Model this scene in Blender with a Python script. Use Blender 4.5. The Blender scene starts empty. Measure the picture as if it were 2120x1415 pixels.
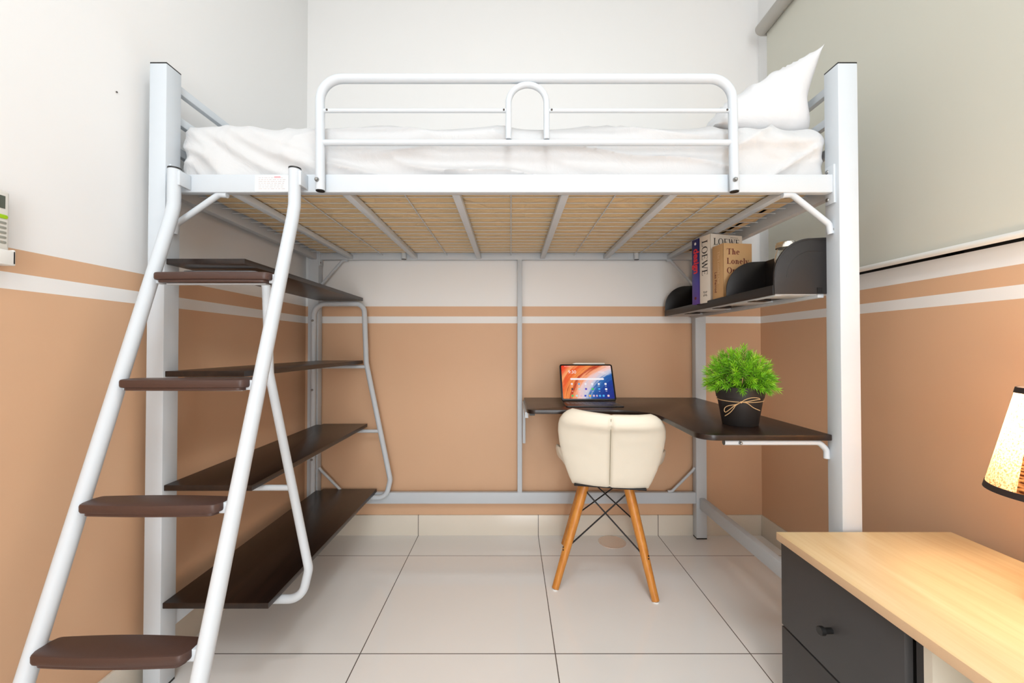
import bpy, bmesh, math, random
from mathutils import Vector, Matrix, noise
random.seed(7)
sc = bpy.context.scene
COL = sc.collection
R = math.radians
PI = math.pi

# ------------------------------------------------------------------ materials
def lin(r, g, b):
    f = lambda c: c / 12.92 if c <= .04045 else ((c + .055) / 1.055) ** 2.4
    return (f(r / 255), f(g / 255), f(b / 255), 1)

def new_mat(name):
    m = bpy.data.materials.new(name); m.use_nodes = True
    nt = m.node_tree
    return m, nt, nt.nodes['Principled BSDF']

def mat(name, col, rough=.5, metal=0., spec=.5, coat=0., var=0., scale=40., bump=0., bscale=200., emit=None, estr=0., sheen=0.):
    """plain surface: base colour with a faint noise variation and optional fine bump"""
    m, nt, b = new_mat(name)
    b.inputs['Roughness'].default_value = rough
    b.inputs['Metallic'].default_value = metal
    b.inputs['Specular IOR Level'].default_value = spec
    b.inputs['Coat Weight'].default_value = coat
    b.inputs['Sheen Weight'].default_value = sheen
    b.inputs['Base Color'].default_value = col
    tc = nt.nodes.new('ShaderNodeTexCoord')
    if var > 0:
        n = nt.nodes.new('ShaderNodeTexNoise'); n.inputs['Scale'].default_value = scale; n.inputs['Detail'].default_value = 4
        nt.links.new(tc.outputs['Object'], n.inputs['Vector'])
        mx = nt.nodes.new('ShaderNodeMix'); mx.data_type = 'RGBA'
        mx.inputs[6].default_value = tuple(c * (1 - var) for c in col[:3]) + (1,)
        mx.inputs[7].default_value = tuple(min(1, c * (1 + var)) for c in col[:3]) + (1,)
        nt.links.new(n.outputs['Fac'], mx.inputs[0]); nt.links.new(mx.outputs[2], b.inputs['Base Color'])
    if bump > 0:
        n2 = nt.nodes.new('ShaderNodeTexNoise'); n2.inputs['Scale'].default_value = bscale; n2.inputs['Detail'].default_value = 3
        nt.links.new(tc.outputs['Object'], n2.inputs['Vector'])
        bp = nt.nodes.new('ShaderNodeBump'); bp.inputs['Strength'].default_value = bump; bp.inputs['Distance'].default_value = .002
        nt.links.new(n2.outputs['Fac'], bp.inputs['Height']); nt.links.new(bp.outputs['Normal'], b.inputs['Normal'])
    if emit is not None:
        b.inputs['Emission Color'].default_value = emit; b.inputs['Emission Strength'].default_value = estr
    return m

def math_node(nt, op, a, b_=None, c=None):
    n = nt.nodes.new('ShaderNodeMath'); n.operation = op
    for i, v in enumerate((a, b_, c)):
        if v is None: continue
        if isinstance(v, (int, float)): n.inputs[i].default_value = v
        else: nt.links.new(v, n.inputs[i])
    return n.outputs[0]

BROWN = lin(219, 179, 145)
WHITE = lin(241, 241, 240)

def wall_mat():
    """painted wall: tan up to 1.158 m with one white band between 1.071 and 1.106 m, white above"""
    m, nt, b = new_mat('painted_wall')
    b.inputs['Roughness'].default_value = .48; b.inputs['Specular IOR Level'].default_value = .35
    tc = nt.nodes.new('ShaderNodeTexCoord'); sp = nt.nodes.new('ShaderNodeSeparateXYZ')
    nt.links.new(tc.outputs['Object'], sp.inputs[0]); z = sp.outputs['Z']
    below = math_node(nt, 'LESS_THAN', z, 1.157)
    s1 = math_node(nt, 'GREATER_THAN', z, 1.071); s2 = math_node(nt, 'LESS_THAN', z, 1.106)
    stripe = math_node(nt, 'MULTIPLY', s1, s2)
    brown = math_node(nt, 'MULTIPLY', below, math_node(nt, 'SUBTRACT', 1, stripe))
    n = nt.nodes.new('ShaderNodeTexNoise'); n.inputs['Scale'].default_value = 2.5; n.inputs['Detail'].default_value = 3
    nt.links.new(tc.outputs['Object'], n.inputs['Vector'])
    mb = nt.nodes.new('ShaderNodeMix'); mb.data_type = 'RGBA'
    mb.inputs[6].default_value = tuple(c * .96 for c in BROWN[:3]) + (1,)
    mb.inputs[7].default_value = tuple(c * 1.04 for c in BROWN[:3]) + (1,)
    nt.links.new(n.outputs['Fac'], mb.inputs[0])
    mx = nt.nodes.new('ShaderNodeMix'); mx.data_type = 'RGBA'
    mx.inputs[6].default_value = WHITE
    nt.links.new(brown, mx.inputs[0]); nt.links.new(mb.outputs[2], mx.inputs[7])
    nt.links.new(mx.outputs[2], b.inputs['Base Color'])
    n2 = nt.nodes.new('ShaderNodeTexNoise'); n2.inputs['Scale'].default_value = 160
    nt.links.new(tc.outputs['Object'], n2.inputs['Vector'])
    bp = nt.nodes.new('ShaderNodeBump'); bp.inputs['Strength'].default_value = .06; bp.inputs['Distance'].default_value = .001
    nt.links.new(n2.outputs['Fac'], bp.inputs['Height']); nt.links.new(bp.outputs['Normal'], b.inputs['Normal'])
    return m

TX, TY, TS = .137, 1.903, .604            # joints of the 60 cm floor tiles
def joint_mask(nt, coord, off, w):
    u = math_node(nt, 'DIVIDE', math_node(nt, 'SUBTRACT', coord, off), TS)
    d = math_node(nt, 'ABSOLUTE', math_node(nt, 'SUBTRACT', math_node(nt, 'FRACT', math_node(nt, 'ADD', u, 100.5)), .5))
    return math_node(nt, 'LESS_THAN', d, w / TS)

def tile_mat(name, use_y, col, rough):
    m, nt, b = new_mat(name)
    tc = nt.nodes.new('ShaderNodeTexCoord'); sp = nt.nodes.new('ShaderNodeSeparateXYZ')
    nt.links.new(tc.outputs['Object'], sp.inputs[0])
    j = joint_mask(nt, sp.outputs['X'], TX, .0016)
    if use_y: j = math_node(nt, 'MAXIMUM', j, joint_mask(nt, sp.outputs['Y'], TY, .0016))
    n = nt.nodes.new('ShaderNodeTexNoise'); n.inputs['Scale'].default_value = 3; n.inputs['Detail'].default_value = 5
    nt.links.new(tc.outputs['Object'], n.inputs['Vector'])
    mb = nt.nodes.new('ShaderNodeMix'); mb.data_type = 'RGBA'
    mb.inputs[6].default_value = tuple(c * .97 for c in col[:3]) + (1,); mb.inputs[7].default_value = tuple(c * 1.03 for c in col[:3]) + (1,)
    nt.links.new(n.outputs['Fac'], mb.inputs[0])
    mx = nt.nodes.new('ShaderNodeMix'); mx.data_type = 'RGBA'
    nt.links.new(j, mx.inputs[0]); nt.links.new(mb.outputs[2], mx.inputs[6]); mx.inputs[7].default_value = lin(96, 88, 82)
    nt.links.new(mx.outputs[2], b.inputs['Base Color'])
    b.inputs['Roughness'].default_value = rough; b.inputs['Specular IOR Level'].default_value = .55
    return m

def wood_mat(name, c1, c2, c3, axis='Y', rough=.4, s=1.):
    """straight grain running along one axis"""
    m, nt, b = new_mat(name)
    tc = nt.nodes.new('ShaderNodeTexCoord'); mp = nt.nodes.new('ShaderNodeMapping')
    mp.inputs['Scale'].default_value = {'Y': (26 * s, 1.3 * s, 26 * s), 'Z': (40 * s, 40 * s, 2.5 * s)}[axis]
    nt.links.new(tc.outputs['Object'], mp.inputs['Vector'])
    n = nt.nodes.new('ShaderNodeTexNoise'); n.inputs['Scale'].default_value = 1.6; n.inputs['Detail'].default_value = 6; n.inputs['Roughness'].default_value = .6
    n.inputs['Distortion'].default_value = .6
    nt.links.new(mp.outputs['Vector'], n.inputs['Vector'])
    cr = nt.nodes.new('ShaderNodeValToRGB'); cr.color_ramp.elements[0].position = .3; cr.color_ramp.elements[0].color = c1
    cr.color_ramp.elements[1].position = .72; cr.color_ramp.elements[1].color = c3
    e = cr.color_ramp.elements.new(.5); e.color = c2
    nt.links.new(n.outputs['Fac'], cr.inputs['Fac']); nt.links.new(cr.outputs['Color'], b.inputs['Base Color'])
    b.inputs['Roughness'].default_value = rough
    return m

def cloth_mat(name, col, bump=.35, bscale=9., rough=.85, fine=.12):
    m, nt, b = new_mat(name)
    b.inputs['Base Color'].default_value = col; b.inputs['Roughness'].default_value = rough
    b.inputs['Specular IOR Level'].default_value = .2; b.inputs['Sheen Weight'].default_value = .1
    tc = nt.nodes.new('ShaderNodeTexCoord')
    n = nt.nodes.new('ShaderNodeTexNoise'); n.inputs['Scale'].default_value = bscale; n.inputs['Detail'].default_value = 4; n.inputs['Distortion'].default_value = 1.2
    nt.links.new(tc.outputs['Object'], n.inputs['Vector'])
    w = nt.nodes.new('ShaderNodeTexNoise'); w.inputs['Scale'].default_value = 500
    nt.links.new(tc.outputs['Object'], w.inputs['Vector'])
    b1 = nt.nodes.new('ShaderNodeBump'); b1.inputs['Strength'].default_value = bump; b1.inputs['Distance'].default_value = .02
    b2 = nt.nodes.new('ShaderNodeBump'); b2.inputs['Strength'].default_value = fine; b2.inputs['Distance'].default_value = .001
    nt.links.new(n.outputs['Fac'], b1.inputs['Height']); nt.links.new(w.outputs['Fac'], b2.inputs['Height'])
    nt.links.new(b1.outputs['Normal'], b2.inputs['Normal']); nt.links.new(b2.outputs['Normal'], b.inputs['Normal'])
    return m

def emit_mat(name, col, s=1.):
    m, nt, b = new_mat(name)
    b.inputs['Base Color'].default_value = (.02, .02, .02, 1)
    b.inputs['Emission Color'].default_value = col; b.inputs['Emission Strength'].default_value = s
    return m

M = {}
M['wall'] = wall_mat()
M['ceiling'] = mat('ceiling_white', lin(242, 242, 240), .7, var=.01)
M['floor'] = tile_mat('floor_tile', True, lin(241, 239, 236), .09)
M['skirt'] = tile_mat('skirting_tile', False, lin(230, 222, 208), .18)
M['metal'] = mat('white_powder_coated_steel', lin(204, 211, 217), .42, spec=.2, var=.012, scale=12)
M['black_plastic'] = mat('black_plastic', lin(24, 23, 23), .4, var=.1)
M['rack_black'] = mat('black_rack_plastic', lin(29, 26, 26), .46, bump=.1, bscale=600)
M['bolt'] = mat('zinc_bolt', lin(150, 150, 148), .35, metal=.9)
M['shelf'] = wood_mat('dark_brown_laminate', lin(22, 13, 10), lin(33, 21, 16), lin(44, 29, 22), 'Y', .3)
M['step'] = mat('brown_plastic_step', lin(70, 48, 41), .42, var=.05, bump=.1, bscale=500)
M['edge'] = mat('dark_edge_band', lin(30, 27, 26), .4, var=.05)
M['sheet'] = cloth_mat('white_bed_sheet', lin(206, 207, 208))
M['ticking'] = cloth_mat('tan_mattress_underside', lin(226, 200, 156), bump=.8, bscale=12)
M['pillow'] = cloth_mat('white_pillowcase', lin(214, 215, 217), bump=.3, bscale=8)
M['blind'] = mat('grey_blackout_fabric', lin(212, 211, 199), .75, spec=.2, bump=.05, bscale=900)
M['tube_grey'] = mat('grey_blind_cassette', lin(176, 172, 165), .45)
M['leather'] = mat('cream_leatherette', lin(238, 231, 214), .42, spec=.45, var=.015, scale=8, bump=.12, bscale=350)
M['beech'] = wood_mat('beech_leg', lin(184, 112, 42), lin(204, 133, 55), lin(216, 150, 70), 'Z', .38)
M['black_metal'] = mat('black_wire_metal', lin(22, 22, 24), .4, metal=.3)
M['maple'] = wood_mat('light_maple_laminate', lin(232, 200, 148), lin(240, 212, 163), lin(246, 222, 178), 'Y', .42)
M['maple_edge'] = mat('maple_edge_band', lin(224, 190, 152), .5, var=.03)
M['drawer'] = mat('charcoal_drawer_front', lin(62, 61, 62), .5, var=.06, scale=15, bump=.05, bscale=300)
M['cream_board'] = mat('cream_white_board', lin(226, 220, 205), .5, var=.01)
M['alu_black'] = mat('black_aluminium', lin(14, 12, 11), .4, metal=.2)
M['glass'] = mat('window_glass', lin(190, 200, 205), .05); M['glass'].node_tree.nodes['Principled BSDF'].inputs['Transmission Weight'].default_value = .9
M['white_plastic'] = mat('white_plastic', lin(240, 240, 236), .35)
M['offwhite_plastic'] = mat('offwhite_plastic', lin(226, 224, 216), .38)
M['lcd'] = mat('grey_lcd', lin(88, 94, 84), .2)
M['green_button'] = mat('lime_button', lin(160, 205, 20), .4)
M['grey_print'] = mat('grey_print', lin(150, 150, 140), .6)
M['pot'] = mat('matt_black_pot', lin(36, 33, 32), .5, var=.08, bump=.08, bscale=400)
M['soil'] = mat('dark_soil', lin(40, 28, 20), .9, var=.3, scale=120)
M['twine'] = mat('jute_twine', lin(216, 178, 130), .8, var=.15, scale=300)
M['steel'] = mat('polished_steel', lin(236, 216, 202), .25, metal=.55)
M['chrome'] = mat('chrome_lid', lin(225, 222, 214), .18, metal=1.)
M['jar_glass'] = mat('clear_jar_glass', lin(245, 248, 246), .02); M['jar_glass'].node_tree.nodes['Principled BSDF'].inputs['Transmission Weight'].default_value = .96
M['dried'] = mat('dried_yellow_flowers', lin(196, 176, 60), .8, var=.45, scale=120)
M['sticker'] = mat('sticker_paper', lin(240, 240, 236), .55)
M['sticker_ink'] = mat('sticker_ink', lin(196, 190, 192), .6)
M['sticker_red'] = mat('sticker_red_ink', lin(240, 170, 176), .6)
M['red_tag'] = mat('red_cloth_tag', lin(236, 120, 112), .7)
M['tablet_body'] = mat('dark_tablet_shell', lin(28, 30, 32), .3, metal=.3)
M['folio'] = mat('grey_keyboard_folio', lin(44, 40, 40), .32, spec=.5)
M['key'] = mat('keyboard_key', lin(92, 88, 90), .35)
M['pencil'] = mat('white_stylus', lin(240, 236, 226), .3)
M['nail'] = mat('dark_nail', lin(90, 84, 80), .4, metal=.6)

def leaf_mat():
    m, nt, b = new_mat('bright_green_needles')
    at = nt.nodes.new('ShaderNodeAttribute'); at.attribute_name = 'tint'
    cr = nt.nodes.new('ShaderNodeValToRGB')
    cr.color_ramp.elements[0].color = lin(66, 128, 20); cr.color_ramp.elements[1].color = lin(176, 222, 58)
    e = cr.color_ramp.elements.new(.5); e.color = lin(118, 186, 30)
    nt.links.new(at.outputs['Fac'], cr.inputs['Fac']); nt.links.new(cr.outputs['Color'], b.inputs['Base Color'])
    b.inputs['Roughness'].default_value = .4
    b.inputs['Subsurface Weight'].default_value = 0
    return m
M['leaf'] = leaf_mat()

# ------------------------------------------------------------------ mesh builder
def fillet(pts, rad, n=8):
    P_ = [Vector(p) for p in pts]
    if not isinstance(rad, (list, tuple)): rad = [rad] * len(P_)
    out = [P_[0]]
    for i in range(1, len(P_) - 1):
        a, p, c = P_[i - 1], P_[i], P_[i + 1]
        d1 = (a - p); d2 = (c - p); l1, l2 = d1.length, d2.length
        d1.normalize(); d2.normalize()
        ang = d1.angle(d2)
        r = rad[i]
        if r <= 0 or ang > PI - .02: out.append(p); continue
        t = min(r / math.tan(ang / 2), l1 * .49, l2 * .49)
        r = t * math.tan(ang / 2)
        bis = (d1 + d2).normalized(); ctr = p + bis * (r / math.sin(ang / 2))
        s, e = p + d1 * t - ctr, p + d2 * t - ctr
        tot = s.angle(e); ax = s.cross(e).normalized()
        for k in range(n + 1):
            out.append(ctr + Matrix.Rotation(tot * k / n, 3, ax) @ s)
    out.append(P_[-1])
    return out

class MB:
    def __init__(s): s.bm = bmesh.new()
    def _f(s, vs, mi=0):
        try:
            f = s.bm.faces.new(vs); f.material_index = mi; return f
        except ValueError: return None
    def box(s, x0, x1, y0, y1, z0, z1, bev=0., seg=2, mi=0):
        r = bmesh.ops.create_cube(s.bm, size=1.)
        for v in r['verts']:
            v.co = Vector((x0 + (v.co.x + .5) * (x1 - x0), y0 + (v.co.y + .5) * (y1 - y0), z0 + (v.co.z + .5) * (z1 - z0)))
        fs = {f for v in r['verts'] for f in v.link_faces}
        for f in fs: f.material_index = mi
        if bev > 0:
            bmesh.ops.bevel(s.bm, geom=list({e for f in fs for e in f.edges}), offset=bev, segments=seg, affect='EDGES', profile=.5, clamp_overlap=True)
        return s
    def tube(s, pts, r, n=16, closed=False, flat=1., up=None, mi=0):
        P_ = [Vector(p) for p in pts]; m = len(P_)
        rs = r if isinstance(r, (list, tuple)) else [r] * m
        T = []
        for i in range(m):
            a = P_[i - 1] if (i > 0 or closed) else P_[i]; c = P_[(i + 1) % m] if (i < m - 1 or closed) else P_[i]
            T.append((c - a).normalized())
        u = Vector(up) if up else Vector((0, 0, 1))
        if abs(u.dot(T[0])) > .95: u = Vector((0, 1, 0)) if not up else Vector((1, 0, 0))
        N = (u - T[0] * u.dot(T[0])).normalized()
        rings = []
        for i in range(m):
            if i > 0:
                ax = T[i - 1].cross(T[i])
                if ax.length > 1e-7: N = Matrix.Rotation(T[i - 1].angle(T[i]), 3, ax.normalized()) @ N
            N = (N - T[i] * N.dot(T[i])).normalized(); B = T[i].cross(N)
            rings.append([s.bm.verts.new(P_[i] + (N * math.cos(2 * PI * k / n) + B * math.sin(2 * PI * k / n) * flat) * rs[i]) for k in range(n)])
        for i in range(m if closed else m - 1):
            a, c = rings[i], rings[(i + 1) % m]
            for k in range(n): s._f((a[k], a[(k + 1) % n], c[(k + 1) % n], c[k]), mi)
        if not closed:
            s._f(rings[0][::-1], mi); s._f(rings[-1], mi)
        return s
    def bar(s, p0, p1, w, h, bev=.0015, up=(0, 0, 1), mi=0):
        """straight rectangular bar between two points"""
        p0, p1 = Vector(p0), Vector(p1); d = p1 - p0; L = d.length; d.normalize()
        u = Vector(up)
        if abs(u.dot(d)) > .98: u = Vector((0, 1, 0))
        u = (u - d * u.dot(d)).normalized(); v = d.cross(u)
        n0 = len(s.bm.verts); s.bm.verts.ensure_lookup_table(); old = set(s.bm.verts)
        s.box(0, L, -w / 2, w / 2, -h / 2, h / 2, bev, 2, mi)
        for q in s.bm.verts:
            if q not in old: c = q.co.copy(); q.co = p0 + d * c.x + v * c.y + u * c.z
        return s
    def lathe(s, prof, c=(0, 0, 0), n=40, mi=0, cap0=True, cap1=True):
        rings = []
        for r, z in prof:
            rings.append([s.bm.verts.new((c[0] + r * math.cos(2 * PI * k / n), c[1] + r * math.sin(2 * PI * k / n), c[2] + z)) for k in range(n)])
        for a, b in zip(rings, rings[1:]):
            for k in range(n): s._f((a[k], a[(k + 1) % n], b[(k + 1) % n], b[k]), mi)
        if cap0: s._f(rings[0][::-1], mi)
        if cap1: s._f(rings[-1], mi)
        return s
    def cyl(s, p0, p1, r, n=20, mi=0):
        return s.tube([p0, p1], r, n, mi=mi)
    def prism(s, poly, fn, a, b, bev=0., mi=0):
        """poly: 2-D outline; fn(u,v,w) -> 3-D point; extruded from w=a to w=b"""
        old = set(s.bm.verts)
        A = [s.bm.verts.new(fn(u, v, a)) for u, v in poly]; B = [s.bm.verts.new(fn(u, v, b)) for u, v in poly]
        fs = [s._f(A[::-1], mi), s._f(B, mi)]
        n = len(poly)
        for k in range(n): fs.append(s._f((A[k], A[(k + 1) % n], B[(k + 1) % n], B[k]), mi))
        fs = [f for f in fs if f]
        bmesh.ops.recalc_face_normals(s.bm, faces=fs)
        if bev > 0:
            es = [e for e in {e for f in (fs[0], fs[1]) for e in f.edges}]
            bmesh.ops.bevel(s.bm, geom=es, offset=bev, segments=2, affect='EDGES', profile=.5, clamp_overlap=True)
        return s
    def grid(s, fn, nu, nv, mi=0, flip=False):
        V = [[s.bm.verts.new(fn(i / nu, j / nv)) for j in range(nv + 1)] for i in range(nu + 1)]
        for i in range(nu):
            for j in range(nv):
                q = (V[i][j], V[i + 1][j], V[i + 1][j + 1], V[i][j + 1])
                s._f(q[::-1] if flip else q, mi)
        return V
    def sphere(s, c, r, n=16, mi=0, sz=1.):
        rr = bmesh.ops.create_uvsphere(s.bm, u_segments=n, v_segments=max(6, n // 2), radius=r)
        for v in rr['verts']: v.co = Vector((v.co.x, v.co.y, v.co.z * sz)) + Vector(c)
        for f in {f for v in rr['verts'] for f in v.link_faces}: f.material_index = mi
        return s

def link(o):
    COL.objects.link(o); return o

def obj(name, mb, mats, parent=None, local=False, smooth=True, angle=40, weld=False):
    if weld: bmesh.ops.remove_doubles(mb.bm, verts=mb.bm.verts, dist=1e-5)
    bmesh.ops.recalc_face_normals(mb.bm, faces=mb.bm.faces)
    me = bpy.data.meshes.new(name); mb.bm.to_mesh(me); mb.bm.free()
    for m in (mats if isinstance(mats, (list, tuple)) else [mats]): me.materials.append(M[m] if isinstance(m, str) else m)
    if smooth:
        me.shade_smooth(); me.set_sharp_from_angle(angle=R(angle))
    o = bpy.data.objects.new(name, me); link(o)
    if parent is not None:
        if not local:
            w = Vector((0, 0, 0)); q = parent
            while q is not None: w += q.location; q = q.parent
            me.transform(Matrix.Translation(-w))
        o.parent = parent
    return o

def thing(name, label, cat, loc=(0, 0, 0), rz=0., group=None):
    o = bpy.data.objects.new(name, None); link(o)
    o.location = loc; o.rotation_euler = (0, 0, rz); o.empty_display_size = .05
    return tag(o, label, cat, group)

def tag(o, label, cat, group=None, kind=None):
    o['label'] = label; o['category'] = cat
    if group: o['group'] = group
    if kind: o['kind'] = kind
    return o

def struct(name, mb, mats, label, cat):
    return tag(obj(name, mb, mats), label, cat, kind='structure')

def lab(o, text):
    o['label'] = text; return o

# ------------------------------------------------------------------ room shell
XL, XR, YB, YF, ZC = -1.045, 1.27, 2.113, -2.3, 2.85
struct('floor', MB().box(XL - .1, XR + .1, YF - .1, YB + .1, -.06, 0), 'floor', 'glossy cream 60 cm floor tiles with thin dark joints', 'floor')
struct('wall_back', MB().box(XL - .1, XR + .1, YB, YB + .1, 0, ZC), 'wall', 'far wall behind the bed, tan below, white above', 'wall')
struct('wall_left', MB().box(XL - .1, XL, YF, YB, 0, ZC), 'wall', 'wall on the ladder side, tan with one white band, white above', 'wall')
WY0, WY1, WZ0, WZ1 = .42, 1.96, 1.2135, 2.44
wr = MB().box(XR, XR + .1, YF, YB, 0, WZ0).box(XR, XR + .1, YF, YB, WZ1, ZC).box(XR, XR + .1, YF, WY0, WZ0, WZ1).box(XR, XR + .1, WY1, YB, WZ0, WZ1)
struct('wall_right', wr, 'wall', 'window wall, tan with one white band under a grey blind', 'wall')
struct('ceiling', MB().box(XL - .1, XR + .1, YF - .1, YB + .1, ZC, ZC + .06), 'ceiling', 'plain white ceiling above the loft bed', 'ceiling')
struct('wall_front', MB().box(XL - .1, -.35, YF - .1, YF, 0, ZC).box(.65, XR + .1, YF - .1, YF, 0, ZC).box(-.35, .65, YF - .1, YF, 2.1, ZC), 'wall', 'wall behind the viewpoint with an open doorway', 'wall')
T_ = .009
struct('baseboard_back', MB().box(XL + T_, XR - T_, YB - T_, YB, 0, .102, .001), 'skirt', 'cream tile skirting along the far wall', 'baseboard')
struct('baseboard_left', MB().box(XL, XL + T_, YF, YB, 0, .102, .001), 'skirt', 'cream tile skirting along the ladder side wall', 'baseboard')
struct('baseboard_right', MB().box(XR - T_, XR, YF, YB, 0, .102, .001), 'skirt', 'cream tile skirting along the window wall', 'baseboard')
# window: black aluminium frame in the opening, glass panes
w1 = MB()
for a in ((WY0, WY1, WZ0, WZ0 + .05), (WY0, WY1, WZ1 - .05, WZ1), (WY0, WY0 + .05, WZ0, WZ1), (WY1 - .05, WY1, WZ0, WZ1), (1.165, 1.215, WZ0, WZ1)):
    w1.box(XR + .004, XR + .05, *a)
win = struct('window_1', w1, 'alu_black', 'black aluminium window mostly hidden behind the grey blind', 'window')
obj('pane', MB().box(XR + .022, XR + .028, WY0 + .04, WY1 - .04, WZ0 + .04, WZ1 - .04), 'glass', win)

nl = MB(); nl.lathe([(.0012, 0), (.0012, .0035), (.0022, .004), (.0022, .005), (.001, .0055)], n=12)
for v in nl.bm.verts: v.co = Vector((XL + v.co.z - .002, 1.09 + v.co.x, 1.625 + v.co.y))
tag(obj('wall_nail', nl, 'nail'), 'tiny dark nail in the white paint above the remote control', 'nail')

# ------------------------------------------------------------------ loft bed
bed = thing('loft_bed', 'white steel loft bed with square posts and a tubular guard rail', 'bed', (-.02, 1.63, 0))
BX0, BX1 = -1.010, .968
PW = .050
YF0, YF1 = 1.150, 1.203
YB0, YB1 = 2.062, 2.106
ZP = 1.744
posts = {}
for key, x0, y0, y1 in (('fl', BX0, YF0, YF1), ('fr', BX1 - .055, YF0, YF1), ('bl', BX0, YB0, YB1), ('br', BX1 - .052, YB0, YB1)):
    wdt = {'fl': .048, 'fr': .055, 'bl': .052, 'br': .052}[key]
    p = obj('post', MB().box(x0, x0 + wdt, y0, y1, .006, ZP, .0025, 2), 'metal', bed); posts[key] = (p, x0, x0 + wdt, y0, y1)
    lab(obj('post_cap', MB().box(x0 + .0005, x0 + wdt - .0005, y0 + .0005, y1 - .0005, ZP - .001, ZP + .0035, .001), 'black_plastic', p), 'black plastic post cap')
    lab(obj('post_foot', MB().box(x0 + .001, x0 + wdt - .001, y0 + .001, y1 - .001, 0, .007), 'black_plastic', p), 'black plastic foot')
xi0, xi1 = BX0 + .048, BX1 - .055            # inner faces of the posts
def bolt(parent, p, d, r=.0065):
    p, d = Vector(p), Vector(d).normalized()
    b = MB(); b.cyl(p - d * .001, p + d * .0025, r * 1.25, 18); b.tube([p + d * .0025, p + d * .005, p + d * .0075, p + d * .0082], [r, r, r * .7, r * .2], 18)
    return obj('bolt', b, 'bolt', parent)
for key, px, dx in (('fl', xi0, 1), ('fr', xi1, -1)):
    for z in (1.452, 1.372, 1.283):
        bolt(posts[key][0], (px, 1.187 if z != 1.283 else 1.178, z), (dx, 0, 0))
for key, px, dx in (('bl', BX0 + .052, 1), ('br', BX1 - .052, -1)):
    for z in (1.452, 1.372, 1.262):
        bolt(posts[key][0], (px, 2.072, z), (dx, 0, 0), .0055)
RZ0, RZ1 = 1.387, 1.438
fr = obj('side_rail', MB().box(xi0 - .0005, xi1 + .0005, 1.166, 1.190, RZ0, RZ1, .002), 'metal', bed)
br = obj('side_rail', MB().box(BX0 + .052, BX1 - .052, 2.068, 2.092, RZ0, RZ1, .002), 'metal', bed)
for o_, xs, y in ((fr, (xi0 + .002, xi1 - .002), (1.162, 1.1945)), (br, (BX0 + .054, BX1 - .054), (2.0645, 2.0955))):
    for x in xs:
        obj('bracket', MB().box(x - .0035, x + .0035, y[0], y[1], RZ0 - .03, RZ1 + .028, .001), 'metal', o_)
for x in (BX0 + .03, BX1 - .03):
    obj('end_rail', MB().box(x - .013, x + .013, YF1, YB0, 1.386, 1.432, .002), 'metal', bed)
    for z in (1.706, 1.614, 1.522):
        obj('headboard_bar', MB().box(x - .009, x + .009, YF1 - .001, YB0 + .001, z - .012, z + .012, .002), 'metal', bed)
# end and back lower rails
obj('lower_rail', MB().box(BX0 + .052, BX1 - .052, 2.068, 2.092, .173, .228, .002), 'metal', bed)
for x in (BX0 + .03, BX1 - .024):
    obj('lower_rail', MB().box(x - .013, x + .013, YF1, YB0, .150, .204, .002), 'metal', bed)
obj('centre_pole', MB().box(.032, .055, 2.069, 2.091, .226, 1.389, .002), 'metal', bed)
# mesh base
for x in (-.80, -.478, -.16, .157, .472, .79):
    sb = obj('support_bar', MB().box(x - .0115, x + .0115, 1.188, 2.070, RZ0 + .003, RZ0 + .022, .002), 'metal', bed)
    bolt(sb, (x, 2.0675, RZ0 + .012), (0, -1, 0), .004)
wm = MB()
for k in range(17):
    y = 1.222 + k * (2.045 - 1.222) / 16
    wm.cyl((xi0, y, RZ0 + .0245), (xi1, y, RZ0 + .0245), .0013, 8)
for x in (-.64, -.32, -.0, .315, .63):
    wm.cyl((x, 1.19, RZ0 + .0215), (x, 2.07, RZ0 + .0215), .0019, 8)
obj('wire_mesh', wm, 'metal', bed)
# guard rails
def guard(y, full=True):
    s = 1 if full else -1
    g = obj('guard_rail', MB().tube(fillet([(-.531, y, 1.386), (-.534, y, 1.700), (.618, y, 1.700), (.622, y, 1.384)], .062, 12), .0125, 18), 'metal', bed)
    for x, z in ((-.531, 1.384), (.622, 1.382)):
        lab(obj('tube_end', MB().cyl((x, y, z), (x, y, z + .003), .0118, 18), 'black_plastic', g), 'black tube plug')
    obj('crossbar', MB().tube([(-.525, y, 1.520), (.614, y, 1.520)], .0085, 14), 'metal', g)
    obj('crossbar', MB().tube([(-.525, y, 1.610), (-.002, y, 1.610)], .0058, 12), 'metal', g)
    obj('crossbar', MB().tube([(.094, y, 1.610), (.614, y, 1.610)], .0058, 12), 'metal', g)
    a = MB().tube(fillet([(-.007, y - .001, 1.529), (-.007, y - .001, 1.682), (.099, y - .001, 1.682), (.099, y - .001, 1.529)], .0525, 12), .0085, 14)
    a.cyl((.046, y, 1.686), (.046, y, 1.694), .004, 10)
    obj('arch', a, 'metal', g)
    if full:
        for x, dx in ((-.512, 1), (-.02, -1), (.113, 1), (.601, -1)):
            obj('screw', MB().sphere((x, y - .0055, 1.610), .003, 10), 'nail', g)
    for x in (-.531, .622): bolt(g, (x - .004, y - .012 * s, 1.412), (0, -1, 0), .005)
    return g
guard(1.151)
guard(2.053, False)
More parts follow.
